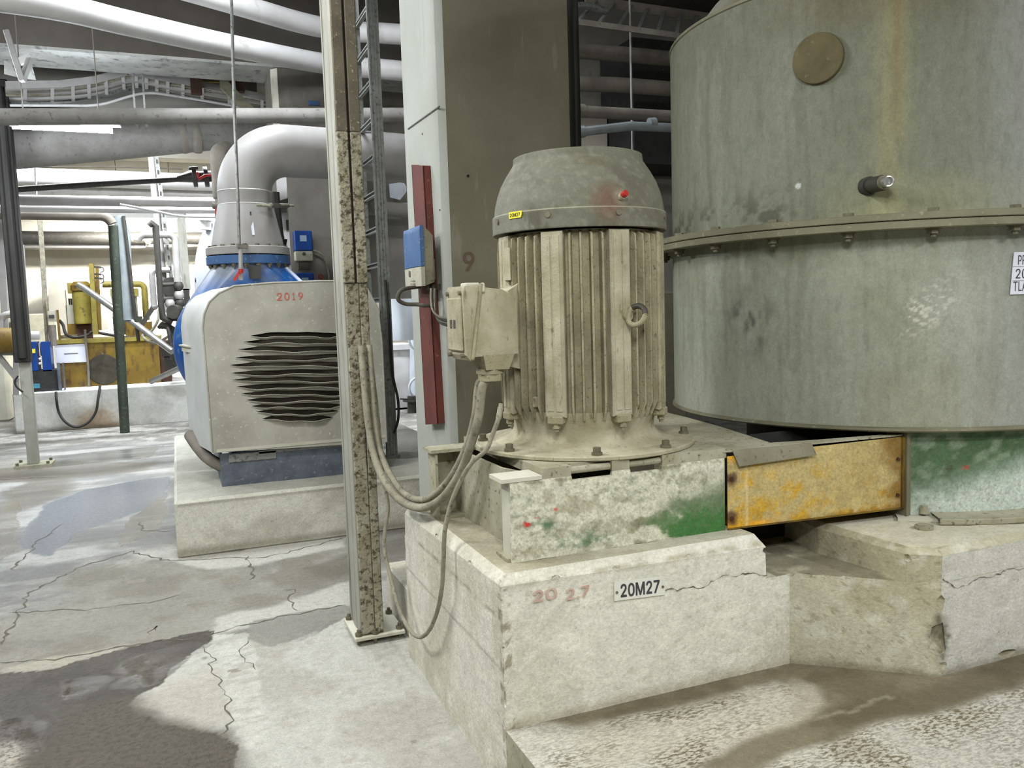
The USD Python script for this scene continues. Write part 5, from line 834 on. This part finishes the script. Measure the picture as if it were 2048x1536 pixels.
obj('bent_duct', hull([PY(438, 140, 9.9), PY(458, 140, 9.9), PY(440, 176, 9.9), PY(460, 172, 9.9), PY(438, 140, 10.0), PY(458, 140, 10.0)]+[PY(440, 176, 10.0), PY(460, 172, 10.0)]), 'box_dusty', None, 'flat grey strap duct dropping past the rusty bracket', 'duct')
obj('bent_strap', bar(PY(448, 170, 9.9), PY(500, 222, 9.9), .11, .05, up=(0, 1, 0)), 'box_dusty', None, 'lower slanting end of the flat grey strap duct', 'duct')
obj('beam_brace', J(bar(PY(12, 60, 8.8), PY(44, 162, 8.8), .05, .05, b=.005), bar(PY(60, 118, 8.9), PY(44, 162, 8.8), .05, .04)), 'pipe_grey', None, 'pale V-shaped steel brace at the top left corner', 'brace'); obj('lit_bracket', bar(PY(38, 124, 9.0), PY(62, 114, 9.0), .05, .06), 'pipe_white', None, 'bright little bracket lit by the lamp at top left', 'bracket')
obj('insulation_scrap', J(hull([PY(48, 130, 9.15), PY(62, 122, 9.15), PY(72, 160, 9.15), PY(50, 158, 9.15), PY(48, 130, 9.2), PY(72, 160, 9.2), PY(62, 122, 9.2)]), hull([PY(8, 120, 9.1), PY(25, 130, 9.1), PY(36, 155, 9.1), PY(8, 148, 9.1), PY(8, 120, 9.15), PY(36, 155, 9.15)])), 'beam_pale', None, 'ragged grey scraps of insulation hanging beside the V-shaped brace', 'insulation')
pipe('dark pipe running along under the pale beam soffit', [PY(20, 127, 10.6), PY(380, 148, 10.6), PY(545, 158, 10.6)], .035, 'pipe_dark', 12, ext=(1,0))
obj('rib_panel', bx(-4, 1.1, 10.7, 10.75, 4.0, 4.5), 'wall_grey', None, 'pale ledge strip behind the cable tray', 'ledge'); obj('duct_wall', bx(-3.0, 2.9, 11.3, 11.5, 3.75, 4.4), 'ceiling_dark', None, 'dark concrete lintel behind the cable tray and thick duct', 'lintel')

# ================================================================== LEFT BACKGROUND
lp = thing('left_post', 'slim grey steel post at the left edge, its upper half wrapped in black', 'post', (-1.566, 10.5, 0))
obj('base_plate', bx(-1.75, -1.38, 10.38, 10.7, -.002, .02), 'plate_dust', lp); obj('post', bx(-1.625, -1.515, 10.45, 10.56, .018, 1.32, .006), 'post_pale', lp); zj = PY(50, 725, 10.4)[2]
obj('black_wrap', J(bx(-1.66, -1.50, 10.40, 10.56, zj, 4.19, .01), cyl((-1.575, 10.40, zj+.05), (-1.575, 10.40, 4.1), .045, 12)), 'rubber_black', lp, 'black wrapped upper part')
for x, y in ((-1.72, 10.42), (-1.42, 10.42), (-1.72, 10.66), (-1.42, 10.66)): obj('anchor_bolt', hexbolt((x, y, .018), (0, 0, 1), .018, .03), 'bolt_steel', lp)
obj('post_cable', tube([PY(36, 752, 10.4), PY(30, 762, 10.4), PY(32, 772, 10.4), PY(40, 780, 10.4), PY(46, 784, 10.4)], .01, 8, 6), 'rubber_black', None, 'short dark cable loop on the slim left post', 'cable')
yt = thing('hydraulic_tank', 'rusty yellow hydraulic tank with a round mesh hatch on the long plinth', 'tank', (-.97, 14.8, .585)); TYf = 14.2
x0, x1 = PY(113, 700, TYf)[0], PY(318, 700, TYf)[0]; zt_ = PY(220, 684, TYf)[2]
obj('body', bx(x0, x1, TYf, 15.5, .58, zt_), 'yellow_rusty', yt); obj('lid_rim', bx(x0-.03, x1+.03, TYf-.03, 15.53, zt_, zt_+.06), 'yellow_paint', yt); obj('end_cover', bx(x1+.002, x1+.16, TYf+.02, 15.4, .58, zt_-.03), 'rust_brown', yt)
hc = PY(208, 739, TYf); obj('round_hatch', lathe([(0, .016), (.225, .014), (.235, .008), (.235, 0)], hc, 40, axis=(0, -1, 0)), 'mesh_wire', yt, 'round dark mesh hatch')
for k in range(4): a = k*math.pi/2; q = hc+np.array([.245*math.cos(a), -.01, .245*math.sin(a)]); obj('hatch_bolt', cyl(q+[0, .01, 0], q-[0, .008, 0], .015, 8), 'bolt_steel', yt)
ns = PY(143, 707, TYf-.01); s_ = obj('notice', bx(ns[0]-.22, ns[0]+.20, TYf-.014, TYf-.006, ns[2]-.14, ns[2]+.14), 'sign_white', yt, 'white notice with one line of tiny print'); obj('print_line', bx(ns[0]-.10, ns[0]+.09, TYf-.0155, TYf-.013, ns[2]-.010, ns[2]+.006), 'ink_grey', s_)
obj('sight_tube', tube([PY(170, 660, 14.1), PY(172, 690, 14.15), PY(176, 730, 14.15), PY(178, 772, 14.15)], .018, 8, 6), 'pipe_dusty', yt)
ZT2 = zt_+.06
fi = thing('filter_housing', 'yellow cylindrical filter standing on the hydraulic tank', 'filter', PY(168, 650, 14.6)); fc = PY(168, 648, 14.6)
obj('cylinder', lathe([(0, 0), (.125, .0), (.135, .02), (.135, .50), (.12, .52), (0, .52)], fc, 28), 'yellow_paint', fi); obj('head', lathe([(0, .52), (.15, .52), (.15, .60), (.1, .66), (0, .66)], fc, 20), 'yellow_rusty', fi); obj('bracket', bx(fc[0]-.1, fc[0]+.1, 14.55, 14.75, ZT2, fc[2]), 'rust_brown', fi)
uu = thing('pump_unit', 'pale yellow-green pump unit left of the filter on the hydraulic tank', 'unit', PY(140, 660, 14.7)); obj('body', bxp(130, 610, 158, 648, 14.7, .3), 'box_grey', uu); obj('ribbed_motor', J(*[bxp(136+4*k, 597, 138.5+4*k, 616, 14.75, .2) for k in range(6)]), 'pipe_dusty', uu); obj('column', bxp(129, 580, 136, 652, 14.7, .08), 'box_grey', uu); obj('top', bxp(134, 566, 160, 586, 14.72, .2), 'yellow_paint', uu); obj('base', bxp(134, 648, 182, 668, 14.65, .4), 'yellow_rusty', uu)
obj('black_hose', tube([PY(118, 640, 14.5), PY(126, 650, 14.5), PY(132, 668, 14.4), PY(150, 675, 14.4), PY(175, 670, 14.4), PY(185, 664, 14.4), PY(210, 668, 14.4), PY(235, 672, 14.4), PY(280, 678, 14.3)], .022, 8, 6), 'rubber_black', None, 'black hose snaking over the top of the hydraulic tank', 'hose')
ya = thing('angle_post', 'tall yellow angle-iron post rising from the hydraulic tank', 'post', PY(187, 675, 14.3)); obj('face', slab4((PY(177, 527, 14.3), PY(186, 527, 14.3), PY(196, 669, 14.3), PY(186, 669, 14.3)), (0, .012, 0)), 'yellow_paint', ya); obj('side', slab4((PY(186, 527, 14.3), PY(187, 527, 14.3), PY(197, 669, 14.3), PY(196, 669, 14.3)), (.0, .12, 0)), 'yellow_rusty', ya)
obj('angle_post', slab4((PY(190, 532, 14.6), PY(197, 532, 14.6), PY(203, 660, 14.6), PY(194, 660, 14.6)), (0, .05, 0)), 'yellow_rusty', None, 'darker yellow-brown post just behind the tall angle-iron post', 'post')
for k, y in enumerate((534, 548, 556)): obj('fitting', J(bar(PY(188, y, 14.4), PY(202, y+1, 14.4), .03, .03), tube([PY(200, y, 14.4), PY(206, y+2, 14.4), PY(207, y+8, 14.4), PY(200, y+11, 14.4)], .008, 6, 4)), 'pipe_dark', None, ('topmost', 'middle', 'lowest')[k]+' of the small dark fittings on the yellow post', 'fitting', 'fittings on the yellow post')
pipe('silver pipe slanting down from the filter to the blue pump', [PY(157, 570, 13.95), PY(168, 576, 13.9), PY(260, 640, 13.3), PY(345, 703, 12.7)], .048, 'steel_bright', 14)
pipe('short bright pipe sloping by the foot of the pump casing', [PY(302, 763, 13.4), PY(362, 735, 12.9)], .042, 'steel_bright', 12)
pipe('yellow pipe arch behind the upright pipes', [PY(205, 569, 15.0), PY(288, 568, 15.0), PY(293, 640, 15.0)], .05, 'yellow_paint', 14, rad=.08)
gx = thing('equipment_cabinet', 'grey machine unit between the green pipe and the rod on the tank', 'cabinet', PY(248, 670, 14.8)); obj('cabinet', bxp(222, 590, 275, 636, 14.8, .4), 'box_grey', gx); obj('top', bxp(220, 578, 276, 592, 14.75, .4), 'yellow_paint', gx); obj('base', bxp(225, 634, 285, 668, 14.7, .5), 'pipe_green', gx); obj('green_block', bxp(250, 645, 305, 680, 14.5, .5), 'yellow_rusty', gx)
obj('diagonal_strut', bar(PY(280, 655, 14.2), PY(308, 612, 14.2), .07, .07), 'pipe_dark', None, 'dark slanting strut ending in a round knob', 'strut'); obj('knob', trimesh.creation.icosphere(2, .055).apply_translation(PY(309, 613, 14.2)), 'pipe_grey', None, 'pale round knob at the top of the dark slanting strut', 'knob')
# valve and pipe cluster
pipe('dark valve pipe with a hooked top in the pipe cluster', [PY(298, 452, 13.2), PY(303, 447, 13.2), PY(311, 452, 13.2), PY(316, 520, 13.2), PY(322, 610, 13.2), PY(326, 636, 13.2), PY(345, 645, 13.2)], .042, 'pipe_dark', 12)
pipe('grey bent pipe crossing over the pipe cluster and dropping to the valves', [PY(276, 482, 13.5), PY(278, 470, 13.5), PY(350, 469, 13.5), PY(357, 600, 13.5)], .052, 'pipe_grey', 14, rad=.10)
pipe('short grey pipe with an elbow at the left of the cluster', [PY(340, 540, 13.8), PY(303, 540, 13.8), PY(308, 610, 13.8)], .045, 'pipe_grey', 12, rad=.08)
wp_ = thing('stained_post', 'pale stained post with a dark foot behind the valve cluster', 'post', PY(375, 640, 14.25)); obj('shaft', hull([PY(353, 432, 14.2), PY(370, 432, 14.2), PY(382, 580, 14.2), PY(364, 580, 14.2), PY(353, 432, 14.3), PY(370, 432, 14.3), PY(382, 580, 14.3), PY(364, 580, 14.3)]), 'post_pale', wp_); obj('foot', J(bxp(366, 578, 383, 640, 14.2, .1), bx(PY(376, 640, 14.2)[0]-.07, PY(376, 640, 14.2)[0]+.07, 14.2, 14.3, .58, PY(376, 638, 14.2)[2])), 'pipe_dark', wp_, 'dark foot')
obj('dark_disc', lathe([(0, .05), (.14, .05), (.15, .03), (.15, -.03)], PY(343, 574, 13.75), 28, axis=(-.3, -1, 0)), 'pipe_dark', None, 'round dark disc behind the valve cluster', 'disc')
vc = thing('valve_cluster', 'cluster of dark pipe valves beside the pump casing', 'valve', PY(355, 640, 13.3))
obj('vertical_pipe', tube([PY(354, 565, 13.3), PY(360, 640, 13.3), PY(350, 690, 13.3)], .045, 12), 'pipe_dark', vc)
for k, (x, y) in enumerate(((357, 572), (358, 590), (360, 606), (340, 607), (352, 634), (333, 637))): obj('fitting', lathe([(0, -.06), (.05, -.06), (.07, -.02), (.07, .02), (.05, .06), (0, .06)], PY(x, y, 13.25), 14, axis=(0, .1, 1)), 'pipe_grey' if k % 2 else 'pipe_dark', vc)
obj('cross_pipe', tube([PY(318, 600, 13.3), PY(362, 598, 13.3)], .045, 12), 'pipe_dark', vc); obj('cross_pipe', tube([PY(318, 570, 13.3), PY(350, 568, 13.3)], .03, 10), 'pipe_dark', vc)
obj('strainer', lathe([(0, .10), (.10, .10), (.11, .06), (.11, -.06), (0, -.06)], PY(352, 624, 13.2), 20, axis=(-.5, -1, 0)), 'pipe_dark', vc)
obj('dark_hoses', J(*[tube([PY(318+6*k, 655, 13.4), PY(330+6*k, 645+5*k, 13.3), PY(338+3*k, 665+12*k, 13.2), PY(345+3*k, 720+8*k, 13.2)], .03, 8, 6) for k in range(4)]), 'pipe_dark', vc)
obj('manifold', J(bxp(322, 690, 350, 712, 13.6, .3), bxp(328, 715, 356, 740, 13.6, .3)), 'pipe_dark', vc)
obj('grey_hose', tube([PY(318, 618, 13.7), PY(316, 640, 13.6), PY(303, 662, 13.6), PY(285, 672, 13.6), PY(310, 686, 13.4), PY(345, 668, 13.3)], .02, 8, 6), 'cable_dust', None, 'pale hose looping in front of the valve cluster', 'hose')
ve = thing('silver_vessel', 'silver insulated round vessel behind the blue pump', 'vessel', PY(430, 660, 12.4)); sv = PY(452, 575, 12.5)
m_ = trimesh.creation.icosphere(4, 1.0); m_.apply_scale([.42, .42, 1.0]); m_.apply_translation(sv); obj('shell', m_, 'vessel_silver', ve); obj('nozzle', J(cyl(PY(412, 460, 12.3), PY(412, 440, 12.3), .07, 18), cyl(PY(412, 442, 12.3), PY(412, 433, 12.3), .10, 18)), 'pipe_white', ve); obj('side_nozzle', cyl(PY(390, 560, 12.4), PY(402, 560, 12.4), .035, 12), 'pipe_dark', ve)
obj('stand', bx(sv[0]-.3, sv[0]+.3, 12.4, 12.7, 0, 1.4), 'pipe_grey', ve)
bbx = thing('blue_box', 'blue equipment box on the plinth behind the slim left post', 'box', PY(85, 780, 13.75)); obj('case', bxp(58, 684, 77, 742, 13.7, .3), 'box_blue', bbx); obj('case', bxp(81, 684, 104, 742, 13.7, .3), 'box_blue', bbx); obj('white_strip', J(bxp(77, 686, 81, 712, 13.72, .2), *[trimesh.creation.icosphere(1, .022).apply_translation(PY(80, y, 13.7)) for y in (718, 727)]), 'pipe_white', bbx); obj('sticker', bxp(60, 698, 71, 706, 13.69, .005), 'tag_yellow', bbx)
obj('black_base', bxp(60, 742, 118, 781, 13.7, .4), 'black_dirt_and_shade', bbx); obj('teal_plate', bxp(63, 768, 80, 776, 13.69, .01), 'teal_tag', bbx); obj('bracket', J(bxp(113, 726, 124, 781, 13.66, .02), bxp(124, 726, 129, 781, 13.66, .2)), 'galvanised_blue', bbx)
cb = thing('control_box', 'small grey control box on a yellow-green upright', 'control box', PY(104, 690, 13.8)); obj('case', bxp(95, 622, 112, 644, 13.8, .15), 'box_grey', cb); obj('label', bxp(97, 630, 109, 636, 13.79, .004), 'pipe_dark', cb); obj('upright', J(bxp(90, 600, 97, 690, 13.95, .06), bxp(112, 620, 121, 680, 13.95, .06)), 'yellow_rusty', cb); obj('lower_tube', cyl(PY(104, 650, 13.85), PY(107, 692, 13.85), .05, 12), 'pipe_dusty', cb)
obj('cable_bundle', J(*[tube([PY(76+2.2*k, 432, 14.0), PY(82+2.2*k, 520, 14.0), PY(87+2*k, 600, 14.0), PY(93+k, 690, 14.0)], .013, 8, 5) for k in range(4)]), 'cable_dust', None, 'bundle of yellowish cables coming down to the grey control box', 'cable bundle', kind=None)
obj('drain_hose', tube([PY(112, 784, 13.55), PY(113, 800, 13.5), PY(118, 825, 13.5), PY(132, 845, 13.45), PY(152, 854, 13.45), PY(175, 846, 13.45), PY(191, 825, 13.48), PY(196, 800, 13.5), PY(200, 772, 13.6)], .018, 8, 8), 'rubber_black', None, 'black hose hanging in a loop over the front of the plinth', 'hose')
om = thing('yellow_pump_motor', 'rounded yellow-orange pump motor at the left edge', 'motor', PY(6, 700, 12.2)); obj('body', lathe([(0, -.45), (.12, -.42), (.16, -.2), (.16, .1), (.13, .14), (0, .14)], PY(8, 681, 12.2), 24, axis=(1, 0, 0)), 'yellow_rusty', om); obj('end_flange', cyl(PY(17, 681, 12.2), PY(24, 681, 12.2), .13, 20), 'pipe_grey', om); obj('shaft_tube', cyl(PY(58, 671, 12.2), PY(80, 671, 12.2), .055, 14), 'pipe_white', om)
obj('pump_bracket', J(bar(PY(-20, 690, 12.3), PY(36, 760, 12.3), .10, .06), bar(PY(-40, 706, 12.3), PY(36, 706, 12.3), .06, .06), bar(PY(32, 700, 12.3), PY(32, 790, 12.3), .06, .06), bar(PY(-25, 700, 12.3), PY(-25, 880, 12.3), .06, .06)), 'pipe_grey', None, 'grey steel bracket frame carrying the yellow pump motor', 'frame')
pipe('small bent grey pipe above the yellow pump motor', [PY(0, 655, 12.4), PY(3, 630, 12.4), PY(40, 628, 12.4)], .045, 'pipe_grey', 12, rad=.1)
for k, (a_, b_, w_) in enumerate(((PY(2, 440, 13), PY(12, 700, 13), .08), (PY(44, 490, 14.5), PY(52, 640, 14.5), .06), (PY(12, 470, 14), PY(17, 620, 14), .09))): obj('grey_upright', bar(a_, b_, w_, w_), 'pipe_grey', None, ('grey upright touching the left picture edge', 'thin grey upright just right of the black wrapped post', 'wide grey upright half hidden behind the black wrapped post')[k], 'upright')
obj('elbow_pipe', tube(path(PY(-30, 455, 14), PY(8, 455, 14), PY(12, 500, 14), rad=.12), .11, 14), 'pipe_white', None, 'white pipe elbow peeking out at the far left edge', 'pipe')
obj('far_tank', bx(-3.9, -2.6, 15.5, 16.5, 0, 1.2, .03), 'plate_pale', None, 'pale block at the far left edge beyond the yellow pump motor', 'block')

# ================================================================== BETWEEN PUMP AND COLUMN
def txbox(label, px_, py_, Y):
    t = thing('wall_box', label, 'transmitter', PY(px_+20, py_+65, Y)); s = PY(px_, py_, Y); e = PY(px_+39, py_+60, Y); zmid = PY(px_, py_+40, Y)[2]
    obj('blue_cover', bx(s[0], e[0], Y-.10, Y, zmid, s[2], .01), 'box_blue', t); obj('lower_cover', bx(s[0], e[0], Y-.10, Y, e[2], zmid-.004, .01), 'box_grey', t); obj('display', bx(s[0]+.06, e[0]-.06, Y-.104, Y-.098, zmid+.10, s[2]-.05), 'panel_screen', t)
    obj('emblem', cyl(((s[0]+e[0])/2, Y-.105, e[2]+.075), ((s[0]+e[0])/2, Y-.10, e[2]+.075), .018, 14), 'cable_dark', t); obj('gland_plate', bx(s[0]+.03, e[0]-.03, Y-.08, Y-.01, e[2]-.09, e[2]-.01), 'cable_dark', t)
txbox('upper blue and grey transmitter box on the concrete column beside the pump', 585, 463, 9.19); txbox('lower blue transmitter box, half hidden by the guard hood', 589, 547, 9.19)
obj('yellow_wire', tube([PY(626, 500, 9.15), PY(642, 508, 9.15), PY(652, 525, 9.15), PY(658, 550, 9.15), PY(657, 580, 9.15)], .010, 8, 6), 'cable_dust', None, 'pale wire arching from the upper transmitter box', 'wire')
ux = PY(569, 455, 8.6)[0]; us = thing('slotted_upright', 'white slotted upright between the reducer and the column', 'strut', (ux, 8.6, PFZ)); obj('upright', bx(ux-.045, ux+.045, 8.6, 8.66, PFZ, PY(565, 342, 8.6)[2]), 'pipe_white', us)
for y in (450, 520): q = PY(573+(y-400)*.04, y, 8.59); obj('slot', bx(q[0]-.012, q[0]+.012, q[1]-.003, q[1]+.004, q[2]-.05, q[2]+.05), 'pipe_dark', us)
obj('strut_bracket', J(hull([PY(550, 404, 8.5), PY(576, 396, 8.5), PY(576, 410, 8.5), PY(550, 404, 8.61), PY(576, 396, 8.61), PY(576, 410, 8.61)]), bar(PY(556, 418, 8.5), PY(574, 420, 8.5), .05, .05)), 'pipe_dark', None, 'black bracket on the white slotted upright', 'bracket')
obj('level_probe', J(cyl(PY(538, 411, 6.9), PY(575, 411, 8.3), .022, 10), cyl(PY(512, 410, 6.85), PY(540, 412, 6.9), .012, 8), cyl(PY(570, 411, 8.3), PY(588, 411, 8.3), .012, 8)), 'tag_yellow' if False else 'cable_dust', None, 'yellowish probe sticking through the pipe below the elbow', 'probe')
obj('black_lagging', tube([PY(546, 385, 8.2), PY(549, 420, 8.2), PY(556, 480, 8.2), PY(562, 520, 8.2), PY(566, 600, 8.2)*[1, 1, 0]+[0, 0, PFZ]], .06, 10, 5), 'rubber_black', None, 'black hose running down behind the reducer', 'hose')
obj('small_bar', bx(*[v for pr in zip(PY(620, 206, 9.1), PY(640, 199, 9.12)) for v in sorted(pr)]).apply_translation((0, .085, 0)), 'box_blue_dusty', None, 'little bluish bar fixed near the top of the column beside the pump', 'bar')
gw = thing('white_unit', 'white machine block seen in the gap right of the cable ladder', 'machine', PY(810, 790, 13)); obj('body', bx(PY(786, 740, 13)[0], PY(830, 740, 13)[0], 13.0, 13.8, 0, PY(808, 697, 13)[2]), 'pipe_white', gw); obj('lid', bxp(784, 690, 834, 698, 12.95, .9), 'pipe_white', gw); obj('side_tank', cyl(PY(832, 800, 12.9), PY(832, 660, 12.9), .10, 20), 'vessel_silver', gw)
for y in (680, 775): obj('loop', tube(np.array([PY(838, y, 12.7)+.16*np.array([math.cos(a), 0, math.sin(a)]) for a in np.linspace(0, 2*np.pi, 25)]), .02, 8), 'vessel_silver', gw)
vl = thing('gap_valve', 'dark valve with a spindle standing on the floor in the gap', 'valve', PY(826, 815, 12.6)); obj('body', J(cyl(PY(826, 815, 12.5)*[1, 1, 0], PY(826, 792, 12.5), .09, 14), cyl(PY(826, 803, 12.5), PY(826, 800, 12.5), .16, 18)), 'pipe_dark', vl); obj('lever', bar(PY(800, 798, 12.5), PY(826, 799, 12.5), .03, .02), 'pipe_dark', vl); obj('upper_spindle', J(cyl(PY(825, 640, 12.5), PY(826, 668, 12.5), .018, 8), cyl(PY(825, 636, 12.5), PY(825, 640, 12.5), .06, 12)), 'pipe_dark', vl)
obj('floor_grate', bx(3.05, 4.3, 13.0, 13.6, -.002, .03), 'pipe_dark', None, 'dark floor grating in front of the white machine block', 'grating')
pipe('pale curved duct rising behind the cable ladder', [PY(806, 680, 12.0), PY(803, 620, 12.0), PY(795, 560, 12.0), PY(806, 480, 12.0), PY(830, 440, 12.0)], np.array([.17]*25), 'vessel_silver', 20, sm=6)
obj('white_fan', hull([PY(778, 368, 9.8), PY(806, 364, 9.8), PY(812, 385, 9.8), PY(800, 400, 9.8), PY(780, 395, 9.8), PY(778, 372, 10.2), PY(815, 375, 10.2), PY(800, 400, 10.2)]), 'vessel_silver', None, 'white faceted cover at the end of the big elbow', 'cover')
obj('gap_wall', bx(1.99, 2.9, 10.2, 10.4, 1.75, H), 'wall_grey', None, 'grey wall panel above the gap right of the cable ladder', 'wall panel')
pipe('pale level pipe seen in the gap right of the cable ladder', [PY(700, 412, 9.9), PY(860, 424, 9.9)], .09, 'wall_grey', 16)

# ================================================================== DARK RIGHT BACKGROUND
dpipe = thing('dark_pipes', 'pair of black glossy pipes running up the right side of the column', 'pipe', (2.28, 4.7, 0))
obj('pipe', cyl((2.20, 4.45, 0), (2.20, 4.45, H), .045, 18), 'rubber_black', dpipe); obj('pipe', cyl((2.29, 4.52, 0), (2.29, 4.52, H), .030, 16), 'rubber_black', dpipe)
pipe('dark dusty pipe in the shadow at upper right, upper of two', [PY(1090, 96, 7.5), PY(1240, 108, 7.5), PY(1420, 122, 7.5)], .075, 'pipe_dusty', 18, ext=(0,1))
pipe('dark dusty pipe in the shadow at upper right, lower of two', [PY(1090, 165, 7.5), PY(1240, 170, 7.5), PY(1420, 182, 7.5)], .075, 'pipe_dusty', 18, ext=(0,1))
pipe('brownish pipe with an end collar above the vertical motor', [PY(1140, 222, 6.2), PY(1420, 222, 6.2)], .048, 'pipe_dusty', 18, extra=J(cyl(PY(1138, 222, 6.2), PY(1150, 222, 6.2), .075, 18), cyl(PY(1150, 222, 6.2), PY(1168, 222, 6.2), .055, 18)), ext=(0,1))
pipe('pale blue-grey plastic pipe sloping up above the vertical motor', [PY(1130, 268, 5.9), PY(1160, 264, 5.9), PY(1260, 252, 5.9), PY(1420, 240, 5.9)], .036, 'pipe_bluish', 18, extra=J(cyl(PY(1298, 246.5, 5.9), PY(1310, 245.4, 5.9), .042, 18), cyl(PY(1158, 264.5, 5.9), PY(1168, 263, 5.9), .046, 16)), ext=(0,1))
tr2 = thing('overhead_tray', 'grey cable ladder tray high in the dark at upper right', 'cable tray', PY(1270, 40, 6.8)); Tn = [PY(1130, 40, 6.6), PY(1420, 80, 6.6)]; Tf = [PY(1170, 0, 7.1), PY(1420, 36, 7.1)]
obj('side_rail', bar(Tn[0], Tn[1], .012, .05), 'pipe_dusty', tr2); obj('side_rail', bar(Tf[0], Tf[1], .012, .09), 'pipe_dusty', tr2)
for k in range(8): s = .08+k*.135; obj('rung', bar(Tn[0]*(1-s)+Tn[1]*s, Tf[0]*(1-s)+Tf[1]*s, .035, .02), 'galvanised', tr2)
obj('bent_rail', tube([PY(1140, 20, 6.6), PY(1150, 12, 6.6), PY(1175, 12, 6.7), PY(1210, 22, 6.8)], .03, 8, 5), 'galvanised', tr2)
pipe('thin bright hanger rod in the dark above the motor', [PY(1259, -20, 6.9)*[1, 1, 0]+[0, 0, H], PY(1262, 320, 6.9)*[0, 1, 1]+PY(1259, -20, 6.9)*[1, 0, 0]], .010, 'pipe_grey', 8, name='hanger_rod', cat='rod')
pipe('thin black cable with a yellow clamp beside the dark pipes', [PY(1138, 60, 5.6), PY(1140, 180, 5.6)], .008, 'rubber_black', 8, name='cable', cat='cable')
obj('clamp', J(bar(PY(1139, 180, 5.6), PY(1141, 200, 5.6), .03, .03), bar(PY(1148, 192, 5.8), PY(1161, 193, 5.8), .02, .02)), 'yellow_paint', None, 'small yellowish clamp at the end of the thin black cable', 'clamp')
obj('wall_streak_panel', bx(4.3, 4.98, 9.0, 9.19, 0, 3.9), 'wall_pale', None, 'pale streaked wall panel in the dark behind the pipes', 'wall panel')
obj('dark_duct', bx(5.0, 8.98, 8.4, 9.18, 3.2, 4.6), 'black_dirt_and_shade', None, 'dark square duct behind the pipes at upper right', 'duct')
obj('rear_machine', bx(3.3, 4.4, 6.5, 7.2, 0, 1.7, .02), 'box_dusty', None, 'grey machine housing in the gap between motor and tank', 'machine')

# ================================================================== LAMPS (housings over the light panels, glowing tubes)
def lamp(pos, w, l, rot, to, label, glow):
    t = thing('lamp', label, 'lamp', pos, 'tube lamps'); T_ = aim(pos, to, rot).T
    def put(m): m.apply_transform(T_); return m
    if glow == 'tube_glow': w = .05
    obj('housing', put(hull([(x, y, .015) for x in (-w/2-.02, w/2+.02) for y in (-l/2-.03, l/2+.03)]+[(x, y, .09) for x in (-w/4, w/4) for y in (-l/2, l/2)])), 'housing_white', t)
    obj('hanger', J(*[cyl(T_[:3, 3]+T_[:3, 1]*y+T_[:3, 2]*.06, (T_[:3, 3]+T_[:3, 1]*y)*[1, 1, 0]+[0, 0, H], .006, 6) for y in (-l/3, l/3)]), 'pipe_dusty', t)
    if glow:
        for x in (-.06, .06): obj('tube', put(cyl((x, -l/2+.05, -.015), (x, l/2-.05, -.015), .024, 12)), glow, t, 'glowing tube')
NAMES = ['dusty tube lamp hanging in front of the motor foundation', 'tube lamp over the wet floor at the left', 'cool tube lamp at the right in front of the big tank', 'bright tube lamp glowing under the level dusty pipe at upper left', 'tube lamp beyond the left edge', 'long tube lamp by the far bright wall', 'tube lamp over the yellow hydraulic tank', 'tube lamp over the gap behind the column', 'tube lamp behind the beam above the pipe cluster', 'tube lamp above the two big white pipes', 'added fill tube lamp behind the viewpoint, right one of two', 'added fill tube lamp behind the viewpoint, left one of two', 'tube lamp high in the dark behind the tank', 'added fill tube lamp high over the floor in front of the pump']
for k, (a, nm) in enumerate(zip(LAMPS, NAMES)): lamp(a[1], a[2], a[3], a[6], a[7], nm, {3: 'tube_glow', 5: 'tube_glow_far'}.get(k))
